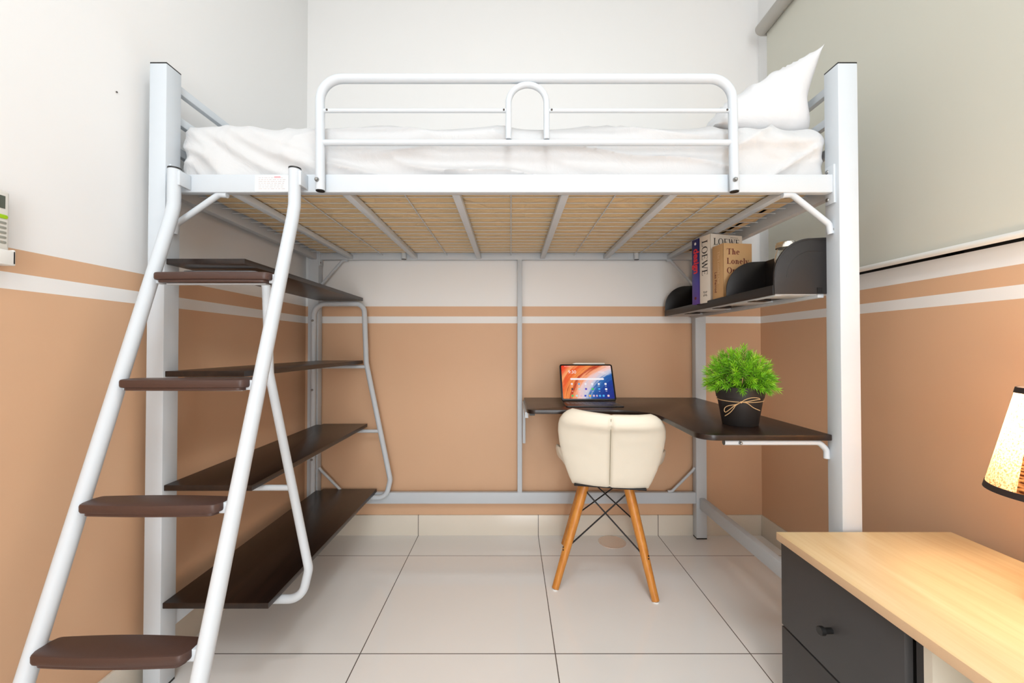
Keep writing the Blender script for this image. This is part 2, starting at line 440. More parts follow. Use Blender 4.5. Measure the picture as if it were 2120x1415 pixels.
# corner braces (pressed flat at both ends)
def brace(p0, p1, r=.0085, flatend=True):
    a, b = Vector(p0), Vector(p1); d = (b - a).normalized()
    m = MB(); m.tube([a, a + d * .012, b - d * .012, b], [r * .65, r, r, r * .65], 14)
    return obj('corner_brace', m, 'metal', bed)
def elbow(pts, r=.0085):
    return obj('corner_brace', MB().tube(fillet(pts, .02, 6), r, 14), 'metal', bed)
elbow([(-.808, 1.178, RZ0 - .004), (-.832, 1.178, RZ0 - .002), (-.953, 1.178, 1.300), (-.958, 1.178, 1.272)])
elbow([(.772, 1.178, RZ0 - .004), (.800, 1.178, RZ0 - .002), (.905, 1.178, 1.300), (.910, 1.178, 1.272)])
elbow([(-.82, 2.078, RZ0 - .003), (-.845, 2.078, RZ0 - .003), (-.945, 2.078, 1.268), (-.956, 2.078, 1.255)], .0065)
elbow([(.78, 2.078, RZ0 - .003), (.802, 2.078, RZ0 - .003), (.905, 2.078, 1.268), (.914, 2.078, 1.255)], .0065)
elbow([(.78, 2.078, .231), (.80, 2.078, .231), (.905, 2.078, .335), (.914, 2.078, .350)], .0065)
elbow([(-.82, 2.078, .231), (-.842, 2.078, .231), (-.945, 2.078, .335), (-.956, 2.078, .350)], .0065)
# sticker on the front rail
st = lab(obj('warning_sticker', MB().box(-.722, -.628, 1.1652, 1.1661, 1.389, 1.435), 'sticker', bed), 'white paper sticker with faint print')
tx = MB()
for r_ in range(7):
    z = 1.4275 - r_ * .0052; x = -.712
    while x < -.642:
        w = random.uniform(.004, .012); tx.box(x, x + w, 1.1649, 1.1653, z - .0011, z + .0011); x += w + .0022
obj('print_line', tx, 'sticker_ink', st)
obj('print_heading', MB().box(-.668, -.650, 1.1648, 1.1653, 1.427, 1.4325), 'sticker_red', st)

# ------------------------------------------------------------------ mattress
MX0, MX1, MY0, MY1, MZ0, MZ1 = -.972, .929, 1.195, 2.048, 1.4135, 1.601
def ridged(p):
    return 1 - abs(noise.noise(p)) * 2
CREASES = [(-.915, 1.585, -.62, 1.425, .014, .013), (-.875, 1.605, -.50, 1.430, .016, .015), (-.935, 1.53, -.77, 1.42, .011, .012), (-.80, 1.605, -.44, 1.45, .010, .014),
           (-.955, 1.49, -.86, 1.42, .008, .010), (.60, 1.525, .90, 1.555, .010, .012), (.66, 1.592, .80, 1.485, .007, .012), (.76, 1.57, .91, 1.50, .009, .012),
           (-.30, 1.47, .02, 1.435, .008, .012), (.10, 1.50, .34, 1.44, .007, .012), (-.47, 1.52, -.20, 1.50, .006, .012)]
def crease(x, z):
    k = 0
    for x0, z0, x1, z1, h, w in CREASES:
        dx, dz = x1 - x0, z1 - z0; L = math.hypot(dx, dz)
        t = ((x - x0) * dx + (z - z0) * dz) / L / L; d = ((x - x0) * dz - (z - z0) * dx) / L
        d += .006 * math.sin(t * 7 + x0 * 20)
        f = max(0, min(1, (t + .08) / .2)) * max(0, min(1, (1.1 - t) / .25))
        k += h * f * (math.exp(-(d / w) ** 2) if d > 0 else math.exp(-(d / (w * 2.4)) ** 2))
    return k
def mattress():
    mb = MB(); rad = .055
    cx, cy, cz = (MX0 + MX1) / 2, (MY0 + MY1) / 2, (MZ0 + MZ1) / 2
    hx, hy, hz = (MX1 - MX0) / 2, (MY1 - MY0) / 2, (MZ1 - MZ0) / 2
    def rnd(v):
        p = Vector(v)
        h_ = min(1, max(0, (p.z + .07) / .07)); h_ = h_ * h_ * (3 - 2 * h_); rad = .020 + .035 * h_
        q = Vector((max(-hx + rad, min(hx - rad, p.x)), max(-hy + rad, min(hy - rad, p.y)), max(-hz + rad, min(hz - rad, p.z))))
        d = p - q
        if d.length > 1e-6: p = q + d.normalized() * rad; nrm = d.normalized()
        else: nrm = Vector((0, 0, 1))
        W = p + Vector((cx, cy, cz))
        k = 0.
        if nrm.z > -.75:
            # drawn folds near the two ends, softer creases between
            a = math.exp(-((W.x + .80) / .16) ** 2); b = math.exp(-((W.x - .80) / .14) ** 2)
            u = (W.x * .50 + W.z * .87 - W.y * .3); v2 = (W.x * .87 - W.z * .5)
            f = max(0, ridged(Vector((u * 16, v2 * 3.0, 3.1)))) ** 3
            k += a * (f * .020 - .003)
            u2 = (W.x * .35 - W.z * .94 + W.y * .2)
            g = max(0, ridged(Vector((u2 * 13, W.x * 4, 9.7)))) ** 3
            k += b * (g * .016 - .003)
            k += (1 - a) * (1 - b) * .013 * max(0, ridged(Vector((W.x * 3.2 + W.z * 2, W.z * 11 + W.x * 1.5, 5.5 + W.y * 3)))) ** 3
            k += .006 * noise.noise(Vector((W.x * 5, W.y * 5, W.z * 7)))
            if nrm.y < -.05: k += 1.0 * crease(W.x, W.z) * min(1, -nrm.y * 1.4)
            k *= .35 if nrm.y > .5 else 1
        else:
            k += .003 * noise.noise(Vector((W.x * 9, W.y * 9, 2)))
            k = max(k, -.002) * .3
        W = W + nrm * k
        # the sheet pulls the lower end edges in
        t = max(0, (MZ1 - W.z) / (MZ1 - MZ0))
        if W.x < MX0 + .12: W.x += .030 * t * t * (1 - (W.x - MX0) / .12) if W.x - MX0 < .12 else 0
        if W.x > MX1 - .06: W.x -= .020 * t * t
        W.z = max(W.z, MZ0)
        return W
    nx, ny, nz = 300, 60, 40
    L = lambda h, t: -h + 2 * h * t
    mb.grid(lambda a, b: rnd((L(hx, a), L(hy, b), hz)), nx, ny, 0)
    mb.grid(lambda a, b: rnd((L(hx, a), L(hy, b), -hz)), nx, ny, 1)
    for s in (-1, 1):
        mb.grid(lambda a, b: rnd((L(hx, a), s * hy, L(hz, b))), nx, nz, 0)
        mb.grid(lambda a, b: rnd((s * hx, L(hy, a), L(hz, b))), ny, nz, 0)
    return mb
mt = tag(obj('mattress', mattress(), ['sheet', 'ticking'], weld=True, angle=80), 'single mattress in a creased white fitted sheet on the loft bed', 'mattress')
tg = MB(); tg.grid(lambda a, b: Vector((.028 + .046 * a, 1.36 + .02 * b, 1.6165 + .012 * b + .002 * math.sin(a * 5))), 8, 3)
for f in list(tg.bm.faces): pass
tgo = lab(obj('care_tag', tg, 'red_tag', mt), 'small red cloth tag')
sm = tgo.modifiers.new('thick', 'SOLIDIFY'); sm.thickness = .0012
tgo.location.z -= .006

# ------------------------------------------------------------------ pillow
def cat(pts, t):
    """Catmull-Rom through pts, t in 0..1"""
    n = len(pts) - 1; x = min(max(t, 0), 1) * n; i = min(int(x), n - 1); f = x - i
    p0, p1, p2, p3 = (Vector(pts[max(0, min(n, k))]) for k in (i - 1, i, i + 1, i + 2))
    return .5 * (2 * p1 + (p2 - p0) * f + (2 * p0 - 5 * p1 + 4 * p2 - p3) * f * f + (3 * p1 - p0 - 3 * p2 + p3) * f ** 3)
def pillow():
    mb = MB()
    A_ = [(.600, 1.606), (.640, 1.668), (.715, 1.735), (.800, 1.790), (.875, 1.828), (.926, 1.846)]      # upper face, seam to seam
    B_ = [(.600, 1.606), (.700, 1.600), (.800, 1.598), (.908, 1.604), (.900, 1.690), (.916, 1.780), (.926, 1.846)]  # against mattress and bars
    Y0, Y1 = 1.214, 1.842
    def pt(s, t, side):
        a, b = cat(A_, t), cat(B_, t); m = a * .5 + b * .5
        k = max(0, 1 - abs(s) ** 14) ** .5
        c = m + ((a if side > 0 else b) - m) * k
        w = max(0, 1 - s ** 10) * math.sin(PI * t) ** .5
        n3 = Vector((c[0] * 8, s * 3, c[1] * 8 + side))
        fold = max(0, ridged(Vector((c[0] * 9 + c[1] * 7, s * 4.5 + c[1] * 6, 3. * side)))) ** 3
        nrm = Vector((-.62, .78)) if side > 0 else Vector((.8, -.1))
        c = c + nrm * w * (.010 * noise.noise(n3) + (.013 * fold if side > 0 else 0))
        if side < 0 or t < .04: c.y = max(c.y, 1.599)
        y = (Y0 + Y1) / 2 + (Y1 - Y0) / 2 * s * (1 - .025 * math.sin(PI * t) ** 1.5)
        return Vector((min(c.x, .9275), y, c.y))
    n = 60
    f = lambda a: math.sin((a * 2 - 1) * PI / 2)
    mb.grid(lambda a, b: pt(f(a), b, 1), n, n)
    mb.grid(lambda a, b: pt(f(a), b, -1), n, n, flip=True)
    return mb
pb = pillow()
tag(obj('pillow', pb, 'pillow', angle=80, weld=True), 'white pillow propped against the head end bars of the loft bed', 'pillow')

# ------------------------------------------------------------------ ladder
lad = thing('ladder', 'white tubular ladder with brown plastic steps leaning on the bed', 'ladder', (-.75, .69, 0))
def ladY(z): return .682 + .338 * z
LXL, LXR = -.922, -.592
for x, dx in ((LXL, .010), (LXR, .008)):
    pts = [(x + dx, ladY(0) + 0., .004), (x, ladY(1.30), 1.30), (x, 1.131, 1.338), (x - .001, 1.133, 1.437)]
    rail = obj('rail', MB().tube(fillet(pts, [0, .12, .08, 0], 8), .0158, 20), 'metal', lad)
    lab(obj('rail_cap', MB().tube([(x - .001, 1.133, 1.4365), (x - .001, 1.133, 1.441), (x - .001, 1.133, 1.4425)], [.0162, .0162, .012], 20), 'black_plastic', rail), 'black tube cap')
    lab(obj('rail_foot', MB().tube([(x + dx, ladY(0) - .001, 0), (x + dx, ladY(0) + .004, .016)], .0175, 20), 'black_plastic', rail), 'black rubber foot')
    obj('hook', MB().box(x + .012, x + .020, 1.125, 1.1655, 1.392, 1.432, .001), 'metal', rail)
def step(z):
    y = ladY(z)
    x0, x1 = LXL + .020, LXR - .016
    n = 60; front = []; back = []
    for k in range(n + 1):
        t = k / n; x = x0 + (x1 - x0) * t
        e_ = min(t, 1 - t) * (x1 - x0); c_ = .014
        rd = c_ - math.sqrt(max(0, c_ * c_ - max(0, c_ - e_) ** 2)) if e_ < c_ else 0
        bow = math.sin(PI * t)
        front.append((x, y - .030 - .006 * bow + rd)); back.append((x, y + .024 + .007 * bow - rd))
    poly = front + back[::-1]
    m = MB(); m.prism(poly, lambda u, v, w: Vector((u, v, w)), z - .020, z, .005)
    inner = [(u + (x0 + x1 - 2 * u) * .03, y + (v - y) * .86) for u, v in poly]
    m.prism(inner, lambda u, v, w: Vector((u, v, w)), z - .026, z - .019, .001)
    so = obj('step', m, 'step', lad)
    b = MB()
    for x, s in ((x0, -1), (x1, 1)):
        b.box(min(x - s * .014, x + s * .010), max(x - s * .014, x + s * .010), y - .010, y + .016, z - .026, z - .003, .0015)
    b.box(x0 + .02, x1 - .02, y - .006, y + .010, z - .0285, z - .0255)
    obj('step_bracket', b, 'metal', so)
    return so
for z in (.125, .376, .624, .876, 1.139): step(z)

# ------------------------------------------------------------------ open shelf unit at the foot end
su = thing('shelf_unit', 'open shelf unit of dark brown boards on white tube frames at the bed foot', 'shelf', (-.85, 1.6, 0))
boards = [(-.9615, -.743, 1.197), (-.9615, -.742, .883), (-.9615, -.718, .567), (-.9615, -.670, .243)]
for x0, x1, z in boards:
    y1 = 2.061 if z > .3 else 2.061
    ym = 1.156
    b = MB()
    poly = [(x0, ym), (x1, ym), (x1, y1 + .02), (x0 + .024, y1 + .02), (x0 + .024, y1 - .006), (x0, y1 - .006)]
    b.prism(poly, lambda u, v, w: Vector((u, v, w)), z - .016, z, .0012)
    obj('shelf_board', b, 'shelf', su)
def frame(y, px, upright=True):
    pts = ([(px, y, .22), (px, y, 1.164)] if upright else [(px, y, 1.164)]) + [(-.724, y, 1.164), (-.712, y, .872), (-.592, y, .300), (-.612, y, .2125), (px + .01, y, .2125)]
    o = obj('tube_frame', MB().tube(fillet(pts, [0, .06, .045, .06, .05, .05, 0][0 if upright else 1:], 9), .0122, 16), 'metal', su)
    for zz, xe in ((.853, -.716), (.537, -.648)):
        obj('crossbar', MB().tube([(px, y, zz), (xe, y, zz)], .0085, 12), 'metal', o)
    if upright:
        for zz in (1.08, .74, .40): bolt(o, (px, y - .012, zz), (0, -1, 0), .0045)
    return o
frame(2.045, -.972)
frame(1.225, -.961, False)

# ------------------------------------------------------------------ desk
dk = thing('desk', 'dark brown L shaped desk top fixed to the bed frame behind the chair', 'desk', (.5, 1.7, 0))
def rounded(poly, rads, n=8):
    P3 = [Vector((x, y, 0)) for x, y in poly]; m = len(P3); out = []
    for i in range(m):
        seg = fillet([P3[i - 1], P3[i], P3[(i + 1) % m]], [0, rads[i], 0], n) if rads[i] > 0 else [None, P3[i], None]
        out += [(p.x, p.y) for p in seg[1:-1]]
    return out
dpoly = [(.064, 2.060), (.064, 1.652), (.548, 1.652), (.538, 1.182), (.9145, 1.182), (.9145, 2.060)]
d_ = MB().prism(rounded(dpoly, [.0, .035, .15, .05, .008, 0]), lambda u, v, w: Vector((u, v, w)), .684, .700, .0015)
obj('desktop', d_, 'shelf', dk)
b = MB().tube(fillet([(.612, 1.198, .676), (.885, 1.198, .676), (.907, 1.198, .655), (.907, 1.198, .630)], .022, 8), .008, 14)
o = obj('desk_bracket', b, 'metal', dk)
lab(obj('bracket_end', MB().cyl((.6105, 1.198, .676), (.613, 1.198, .676), .0076, 14), 'black_plastic', o), 'black tube plug')
bolt(o, (.655, 1.190, .676), (0, -1, 0), .004)
obj('desk_bracket', MB().box(.057, .071, 2.040, 2.060, .478, .684, .002).box(.057, .071, 1.70, 2.05, .660, .684, .002), 'metal', dk)
lab(obj('bracket_end', MB().box(.074, .096, 1.675, 1.69, .674, .684), 'black_plastic', dk), 'small black plastic stop')

# ------------------------------------------------------------------ hanging rack for books
rk = thing('desk_rack', 'black plastic rack hung between the bed posts above the desk', 'rack', (.84, 1.63, 1.1))
RX0, RX1, RY0, RY1, RZ = .762, .905, 1.206, 2.056, 1.104
ns = 18
def quarter(w, h):
    r_ = min(w * .72, h * .93)
    pts = [(0, 0)] + [(r_ - r_ * math.cos(k / ns * PI / 2), (h - r_) + r_ * math.sin(k / ns * PI / 2)) for k in range(ns + 1)] + [(w, h + .002), (w, 0)]
    return pts
obj('rack_base', MB().box(RX0, RX1, RY0, RY1, RZ + .004, RZ + .018, .0015).box(RX0 - .002, RX0 + .006, RY0 - .002, RY1, RZ - .002, RZ + .026, .002), 'rack_black', rk)
obj('back_panel', MB().box(RX1 - .004, RX1, RY0, RY1, RZ + .004, RZ + .150, .001), 'rack_black', rk)
pe = MB()
pp = [(RX0 + u * 1.0, RZ + v) for u, v in quarter(.152, .162)]
pe.prism(pp, lambda u, v, w: Vector((u, w, v)), RY0 - .007, RY0, .001)
ep = obj('end_panel', pe, 'rack_black', rk)
rb = MB()
for f_ in (.72, .50):
    r_ = .11 * f_ / .72; cxx, czz = RX0 + .112, RZ + .048
    rb.tube([(cxx - r_ * math.cos(k / 20 * PI / 2), RY0 - .0072, czz + r_ * math.sin(k / 20 * PI / 2)) for k in range(21)] + [(RX0 + .148, RY0 - .0072, czz + r_)], .0008, 6)
obj('embossed_rib', rb, 'rack_black', ep)
obj('hook_slot', MB().box(.885, .899, RY0 - .0085, RY0 - .004, RZ + .002, RZ + .018), 'alu_black', ep)
for y in (1.466, 2.050):
    pe = MB(); pe.prism([(RX0 + u, RZ + v) for u, v in quarter(RX1 - RX0, .148)], lambda u, v, w: Vector((u, w, v)), y, y + .005, .001)
    obj('divider', pe, 'rack_black', rk)
uf = MB()
uf.box(RX0 + .012, RX0 + .030, RY0 + .01, RY1 - .01, RZ - .004, RZ + .006, .001).box(RX1 - .012, RX1 + .006, RY0 + .002, RY1 + .002, RZ - .010, RZ + .006, .001)
for y in (1.25, 1.47, 1.74, 1.99): uf.box(RX0 + .010, RX1, max(y - .055, RY0 + .006), y + .055, RZ - .002, RZ + .005, .001)
lab(obj('support_frame', uf, 'metal', rk), 'white steel strips under the black rack')
for y in (1.36, 1.60, 1.86):
    obj('clip', MB().box(RX0 + .02, RX0 + .075, y - .025, y + .012, RZ - .006, RZ + .004), 'rack_black', rk)

# ------------------------------------------------------------------ lettering
def glyph(ch, tw=.14, th=.05):
    """roman letter as list of 2-D polygons and its advance; cap height 1, x-height .66"""
    P_ = []
    bar = lambda x0, x1, y0, y1: P_.append([(x0, y0), (x1, y0), (x1, y1), (x0, y1)])
    dia = lambda x0, y0, x1, y1, w: P_.append([(x0 - w / 2, y0), (x1 - w / 2, y1), (x1 + w / 2, y1), (x0 + w / 2, y0)][::-1])
    def ring(cx, cy, rx, ry, a0=0, a1=360, tx=None, n=28):
        tx = tw if tx is None else tx
        for k in range(n):
            q = []
            A, B = R(a0 + (a1 - a0) * k / n), R(a0 + (a1 - a0) * (k + 1) / n)
            for a, f in ((A, 1), (B, 1), (B, 0), (A, 0)):
                q.append((cx + math.cos(a) * (rx if f else rx - tx), cy + math.sin(a) * (ry if f else ry - th)))
            P_.append(q)
    if ch == 'T':
        bar(.36, .36 + tw, 0, 1); bar(0, .86, 1 - th, 1); bar(0, .04, .72, 1); bar(.82, .86, .72, 1); bar(.24, .62, 0, th); return P_, .92
    if ch in 'hn':
        H = 1 if ch == 'h' else .66
        bar(.08, .08 + tw, 0, H); bar(0, .1, H - th, H); bar(0, .30, 0, th)
        ring(.36, .42, .24, .24, 0, 150); bar(.60 - tw, .60, 0, .42); bar(.40, .68, 0, th); return P_, .73
    if ch == 'e':
        ring(.30, .33, .29, .34, 0, 318); bar(.10, .58, .33, .33 + th); return P_, .65
    if ch == 'o': ring(.32, .33, .31, .345); return P_, .69
    if ch == 'O': ring(.46, .5, .45, .525); return P_, .98
    if ch == 'L':
        bar(.10, .10 + tw, 0, 1); bar(0, .36, 1 - th, 1); bar(0, .70, 0, th); bar(.665, .705, 0, .27); return P_, .77
    if ch == 'E':
        bar(.10, .10 + tw, 0, 1); bar(0, .66, 1 - th, 1); bar(0, .70, 0, th); bar(.1, .52, .5 - th / 2, .5 + th / 2)
        bar(.62, .66, .80, 1); bar(.665, .705, 0, .22); bar(.49, .53, .40, .60); return P_, .78
    if ch == 'l': bar(.08, .08 + tw, 0, 1); bar(0, .1, 1 - th, 1); bar(0, .30, 0, th); return P_, .34
    if ch == 'y':
        dia(.12, .66, .33, 0, tw); dia(.55, .66, .22, -.26, th * 1.1); bar(0, .26, .66 - th, .66); bar(.43, .66, .66 - th, .66); return P_, .66
    if ch == 'W':
        dia(.12, 1, .38, 0, tw); dia(.62, 1, .38, 0, th * 1.2); dia(.55, 1, .82, 0, tw); dia(1.10, 1, .82, 0, th * 1.2)
        bar(0, .26, 1 - th, 1); bar(.96, 1.22, 1 - th, 1); return P_, 1.22
    return P_, .34
def lettering(text, size, org, ux, uy, tw=.14, th=.05, track=.04, depth=.0004):
    m = MB(); org, ux, uy = Vector(org), Vector(ux), Vector(uy); nn = ux.cross(uy); x = 0
    for ch in text:
        polys, adv = glyph(ch, tw, th)
        for pl in polys:
            vs = [m.bm.verts.new(org + ux * ((x + u) * size) + uy * (v * size) + nn * depth) for u, v in pl]
            m._f(vs)
        x += adv + track
    return m
def sans(name, body, size, loc, ux, uy, mt_, parent, off=0., squeeze=1., align='LEFT'):
    c = bpy.data.curves.new(name, 'FONT'); c.body = body; c.size = size; c.offset = off; c.extrude = .0002; c.align_x = align
    c.materials.append(mt_); o = bpy.data.objects.new(name, c); link(o); o.parent = parent
    ux, uy = Vector(ux), Vector(uy); nn = ux.cross(uy)
    mm = Matrix((ux, uy, nn)).transposed().to_4x4(); mm.translation = Vector(loc) + nn * .0004
    bpy.context.view_layer.update()
    me = bpy.data.meshes.new_from_object(o.evaluated_get(bpy.context.evaluated_depsgraph_get()))
    bpy.data.objects.remove(o); bpy.data.curves.remove(c)
    o = bpy.data.objects.new(name, me); link(o); o.parent = parent
    o.matrix_local = mm @ Matrix.Diagonal((squeeze, 1, 1, 1))
    return o

# ------------------------------------------------------------------ books
BZ = RZ + .018
def book(label, loc, rz, w, t, h, cover, pages):
    b_ = thing('book', label, 'book', loc, R(rz), 'books on the black rack')
    m = MB(); c = .002
    m.box(0, w, 0, c, 0, h, .0006).box(0, w, t - c, t, 0, h, .0006).box(0, c, 0, t, 0, h, .0006)
    obj('cover', m, cover, b_, local=True)
    obj('page_block', MB().box(c, w - .004, c, t - c, .003, h - .003), pages, b_, local=True)
    return b_
M['pages'] = mat('book_pages', lin(232, 224, 208), .8, var=.05, scale=300)
M['tan_cover'] = mat('tan_cover', lin(200, 160, 112), .6, var=.03)
M['white_cover'] = mat('white_cover', lin(224, 216, 204), .55, var=.02)
M['maroon'] = mat('maroon_ink', lin(104, 32, 26), .6)
M['ink'] = mat('black_ink', lin(26, 24, 24), .6)
M['pale_ink'] = mat('pale_ink', lin(228, 200, 160), .6)
M['red_ink'] = mat('red_ink', lin(222, 50, 58), .6)
M['white_ink'] = mat('white_ink', lin(236, 232, 232), .6)
def blue_cover():
    m, nt, b = new_mat('blue_violet_cover')
    tc = nt.nodes.new('ShaderNodeTexCoord'); sp = nt.nodes.new('ShaderNodeSeparateXYZ'); nt.links.new(tc.outputs['Object'], sp.inputs[0])
    cr = nt.nodes.new('ShaderNodeValToRGB'); e = cr.color_ramp.elements
    e[0].position = 0; e[0].color = lin(92, 62, 150); e[1].position = 1; e[1].color = lin(36, 40, 104)
    x = e.new(.35); x.color = lin(70, 66, 150); x = e.new(.55); x.color = lin(44, 44, 110)
    nt.links.new(math_node(nt, 'DIVIDE', sp.outputs['Z'], .27), cr.inputs['Fac']); nt.links.new(cr.outputs['Color'], b.inputs['Base Color'])
    b.inputs['Roughness'].default_value = .45
    return m
M['blue_cover'] = blue_cover()
D, Lf = (0, 0, -1), (0, -1, 0)
tanb = book('short tan book with dark red cover lettering, nearest to the divider', (.770, 1.502, BZ), 7, .112, .066, .206, 'tan_cover', 'pages')
for i, wd in enumerate(('The', 'Lonely', 'One')):
    obj('title', lettering(wd, .0215, (.013, 0, .165 - i * .0345), (1, 0, 0), (0, 0, 1), .19, .07), 'maroon', tanb, local=True)
obj('spine_title', lettering('The Lonely One', .0125, (0, .034, .182), D, Lf, .12, .06), 'pale_ink', tanb, local=True)
sans('author', 'Lea Ferrod', .0175, (0, .052, .108), D, Lf, M['maroon'], tanb)
art = book('thick white book with black serif lettering, between the tan and blue books', (.765, 1.588, BZ), 15, .148, .060, .264, 'white_cover', 'pages')
obj('title', lettering('LOEWE', .026, (.014, 0, .222), (1, 0, 0), (0, 0, 1), .16, .06), 'ink', art, local=True)
obj('cover_line', MB().box(.092, .128, -.0006, 0, .2535, .2545), 'ink', art, local=True)
obj('spine_title', lettering('LOEWE', .0305, (0, .047, .245), D, Lf, .15, .06, .0), 'ink', art, local=True)
em = MB()
for sx in (-1, 1):
    for sy in (-1, 1):
        pts = []
        for k in range(22):
            a = k / 21 * 1.75 * PI + .3; r_ = .0042 - .0018 * k / 21
            pts.append(Vector((-.0004, .030 + sy * (.0052 + r_ * math.cos(a)), .036 + sx * (.0052 + r_ * math.sin(a)))))
        pts.append(Vector((-.0004, .030 + sy * .0098, .036 + sx * .0094)))
        em.tube(pts, .0006, 6)
obj('emblem', em, 'ink', art, local=True)
blu = book('dark blue book with red spine lettering, furthest along the rack', (.7475, 1.649, BZ), 11, .15, .044, .262, 'blue_cover', 'pages')
sans('spine_title', 'design', .047, (0, .0315, .224), D, Lf, M['red_ink'], blu, .0012, .86)
dd = MB(); dd.lathe([(.0058, 0), (.0058, .0006)], n=18)
for v in dd.bm.verts: v.co = Vector((-v.co.z, .022 + v.co.x, .244 + v.co.y))
obj('spine_dot', dd, 'white_ink', blu, local=True)
dd = MB(); dd.lathe([(.006, 0), (.006, .0006)], n=18)
for v in dd.bm.verts: v.co = Vector((-v.co.z, .022 + v.co.x, .024 + v.co.y))
obj('spine_dot', dd, 'maroon', blu, local=True)

# ------------------------------------------------------------------ jar
jr = thing('glass_jar', 'glass jar with a metal lid behind the rack end panel', 'jar', (.857, 1.285, BZ))
jp = [(.0, .0005), (.030, .001), (.033, .006), (.034, .012), (.034, .105), (.031, .120), (.0285, .126), (.0285, .142)]
ji = [(.0265, .142), (.0265, .126), (.029, .119), (.0318, .104), (.0318, .012), (.029, .006), (.0, .0055)]
jb = MB(); jb.lathe([(max(r, .0005), z) for r, z in jp + ji], (0, 0, 0), 40, cap0=True, cap1=True)
obj('jar_body', jb, 'jar_glass', jr, local=True)
obj('lid', MB().lathe([(.030, .134), (.0315, .135), (.0315, .149), (.0305, .1515), (.027, .1515), (.0265, .1505), (.001, .1505)], (0, 0, 0), 40), 'chrome', jr, local=True)
fl = MB()
for k in range(150):
    a = random.uniform(0, 2 * PI); r_ = .026 * math.sqrt(random.random()); z = random.uniform(.012, .112)
    fl.sphere((r_ * math.cos(a), r_ * math.sin(a), z), random.uniform(.003, .0055), 6)
o = obj('dried_flowers', fl, 'dried', jr, local=True); o['kind'] = 'stuff'

# ------------------------------------------------------------------ potted plant
PXc, PYc = .741, 1.348
pl = thing('potted_plant', 'bushy bright green plant in a black pot tied with twine', 'plant', (PXc, PYc, .70))
po = MB(); po.lathe([(.050, 0), (.052, .002), (.0665, .088), (.069, .0885), (.0745, .122), (.0750, .1235), (.0725, .1235), (.066, .100), (.064, .100), (.001, .100)], (0, 0, 0), 48)
obj('pot', po, 'pot', pl, local=True)
obj('soil', MB().lathe([(.064, .1005), (.05, .106), (.02, .110), (.001, .111)], (0, 0, 0), 24, cap0=False), 'soil', pl, local=True)
def needle(mb, lay, base, d, L, w, tint):
    d = d.normalized(); s = d.cross(Vector((random.uniform(-1, 1), random.uniform(-1, 1), random.uniform(-1, 1)))).normalized(); n_ = d.cross(s)
    bend = Vector((0, 0, -1)) * L * random.uniform(.0, .22)
    rings = []
    for f, ww in ((0, .6), (.5, 1.), (1, 0)):
        c = base + d * (L * f) + bend * f * f
        if ww == 0: rings.append([mb.bm.verts.new(c)])
        else: rings.append([mb.bm.verts.new(c + (s * math.cos(k * 2 * PI / 3) + n_ * math.sin(k * 2 * PI / 3) * .6) * w * ww) for k in range(3)])
    for v in [v for r in rings for v in r]: v[lay] = tint
    a, b_ = rings[0], rings[1]
    for k in range(3):
        mb._f((a[k], a[(k + 1) % 3], b_[(k + 1) % 3], b_[k])); mb._f((b_[k], b_[(k + 1) % 3], rings[2][0]))
fo = MB(); lay = fo.bm.verts.layers.float.new('tint')
stems = MB()
NS = 100
for i in range(NS):
    # directions spread over a dome, the lowest ones droop over the rim
    f = (i + .5) / NS; th_ = math.acos(1 - f * 1.16); ph = i * 2.39996 + random.uniform(-.2, .2)
    d = Vector((math.sin(th_) * math.cos(ph), math.sin(th_) * math.sin(ph), math.cos(th_) + .05)).normalized()
    Ls = .088 + random.uniform(-.012, .010)
    root = Vector((d.x * .026, d.y * .026, .114))
    tip = root + Vector((d.x * Ls * .82, d.y * Ls * .82, d.z * Ls * 1.40 + .010))
    mid = (root + tip) / 2 + Vector((0, 0, .014))
    B2 = lambda t: root * (1 - t) ** 2 + mid * 2 * t * (1 - t) + tip * t * t
    stems.tube([B2(k / 5) for k in range(6)], [.0014 - .0002 * k for k in range(6)], 5)
    base_t = random.uniform(.35, .8)
    nl_ = 36
    for k in range(nl_):
        t = .42 + .58 * (k / nl_) ** .8; p = B2(t); ax = (B2(min(1, t + .03)) - B2(t - .03)).normalized()
        s = ax.orthogonal().normalized(); s = Matrix.Rotation(k * 2.4 + i, 3, ax) @ s
        op = 1.15 - .75 * (k / nl_)
        needle(fo, lay, p, ax * math.cos(op) + s * math.sin(op), random.uniform(.016, .025), .00145, min(1, max(0, base_t * (.35 + .65 * t) + random.uniform(-.15, .2))))
obj('stem', stems, mat('plant_stem', lin(96, 140, 40), .6), pl, local=True)
fo_ = obj('foliage', fo, 'leaf', pl, local=True, smooth=False)
tw_ = MB()
def potr(z): return .052 + (.0665 - .052) * (z - .002) / .086 + .0012
ringp = []
for k in range(48):
    a = 2 * PI * k / 48; z = .0815 - .0045 * math.cos(a + PI / 2) * .6
    ringp.append(Vector((potr(z) * math.cos(a), potr(z) * math.sin(a), z)))
tw_.tube(ringp, .0011, 8, closed=True)
def onpot(u, z, out=.0015):
    r_ = potr(z) + out; u = max(-r_ * .97, min(r_ * .97, u)); return Vector((u, -math.sqrt(r_ * r_ - u * u), z))
def strand(pts, r_=.0011):
    c = [onpot(*p) for p in pts]; out = []
    for i in range(len(c) - 1):
        p0, p1, p2, p3 = c[max(0, i - 1)], c[i], c[i + 1], c[min(len(c) - 1, i + 2)]
        for k in range(6):
            t = k / 6
            out.append(.5 * ((2 * p1) + (p2 - p0) * t + (2 * p0 - 5 * p1 + 4 * p2 - p3) * t * t + (3 * p1 - p0 - 3 * p2 + p3) * t ** 3))
    out.append(c[-1]); tw_.tube(out, r_, 8)
kx, kz = .0, .079
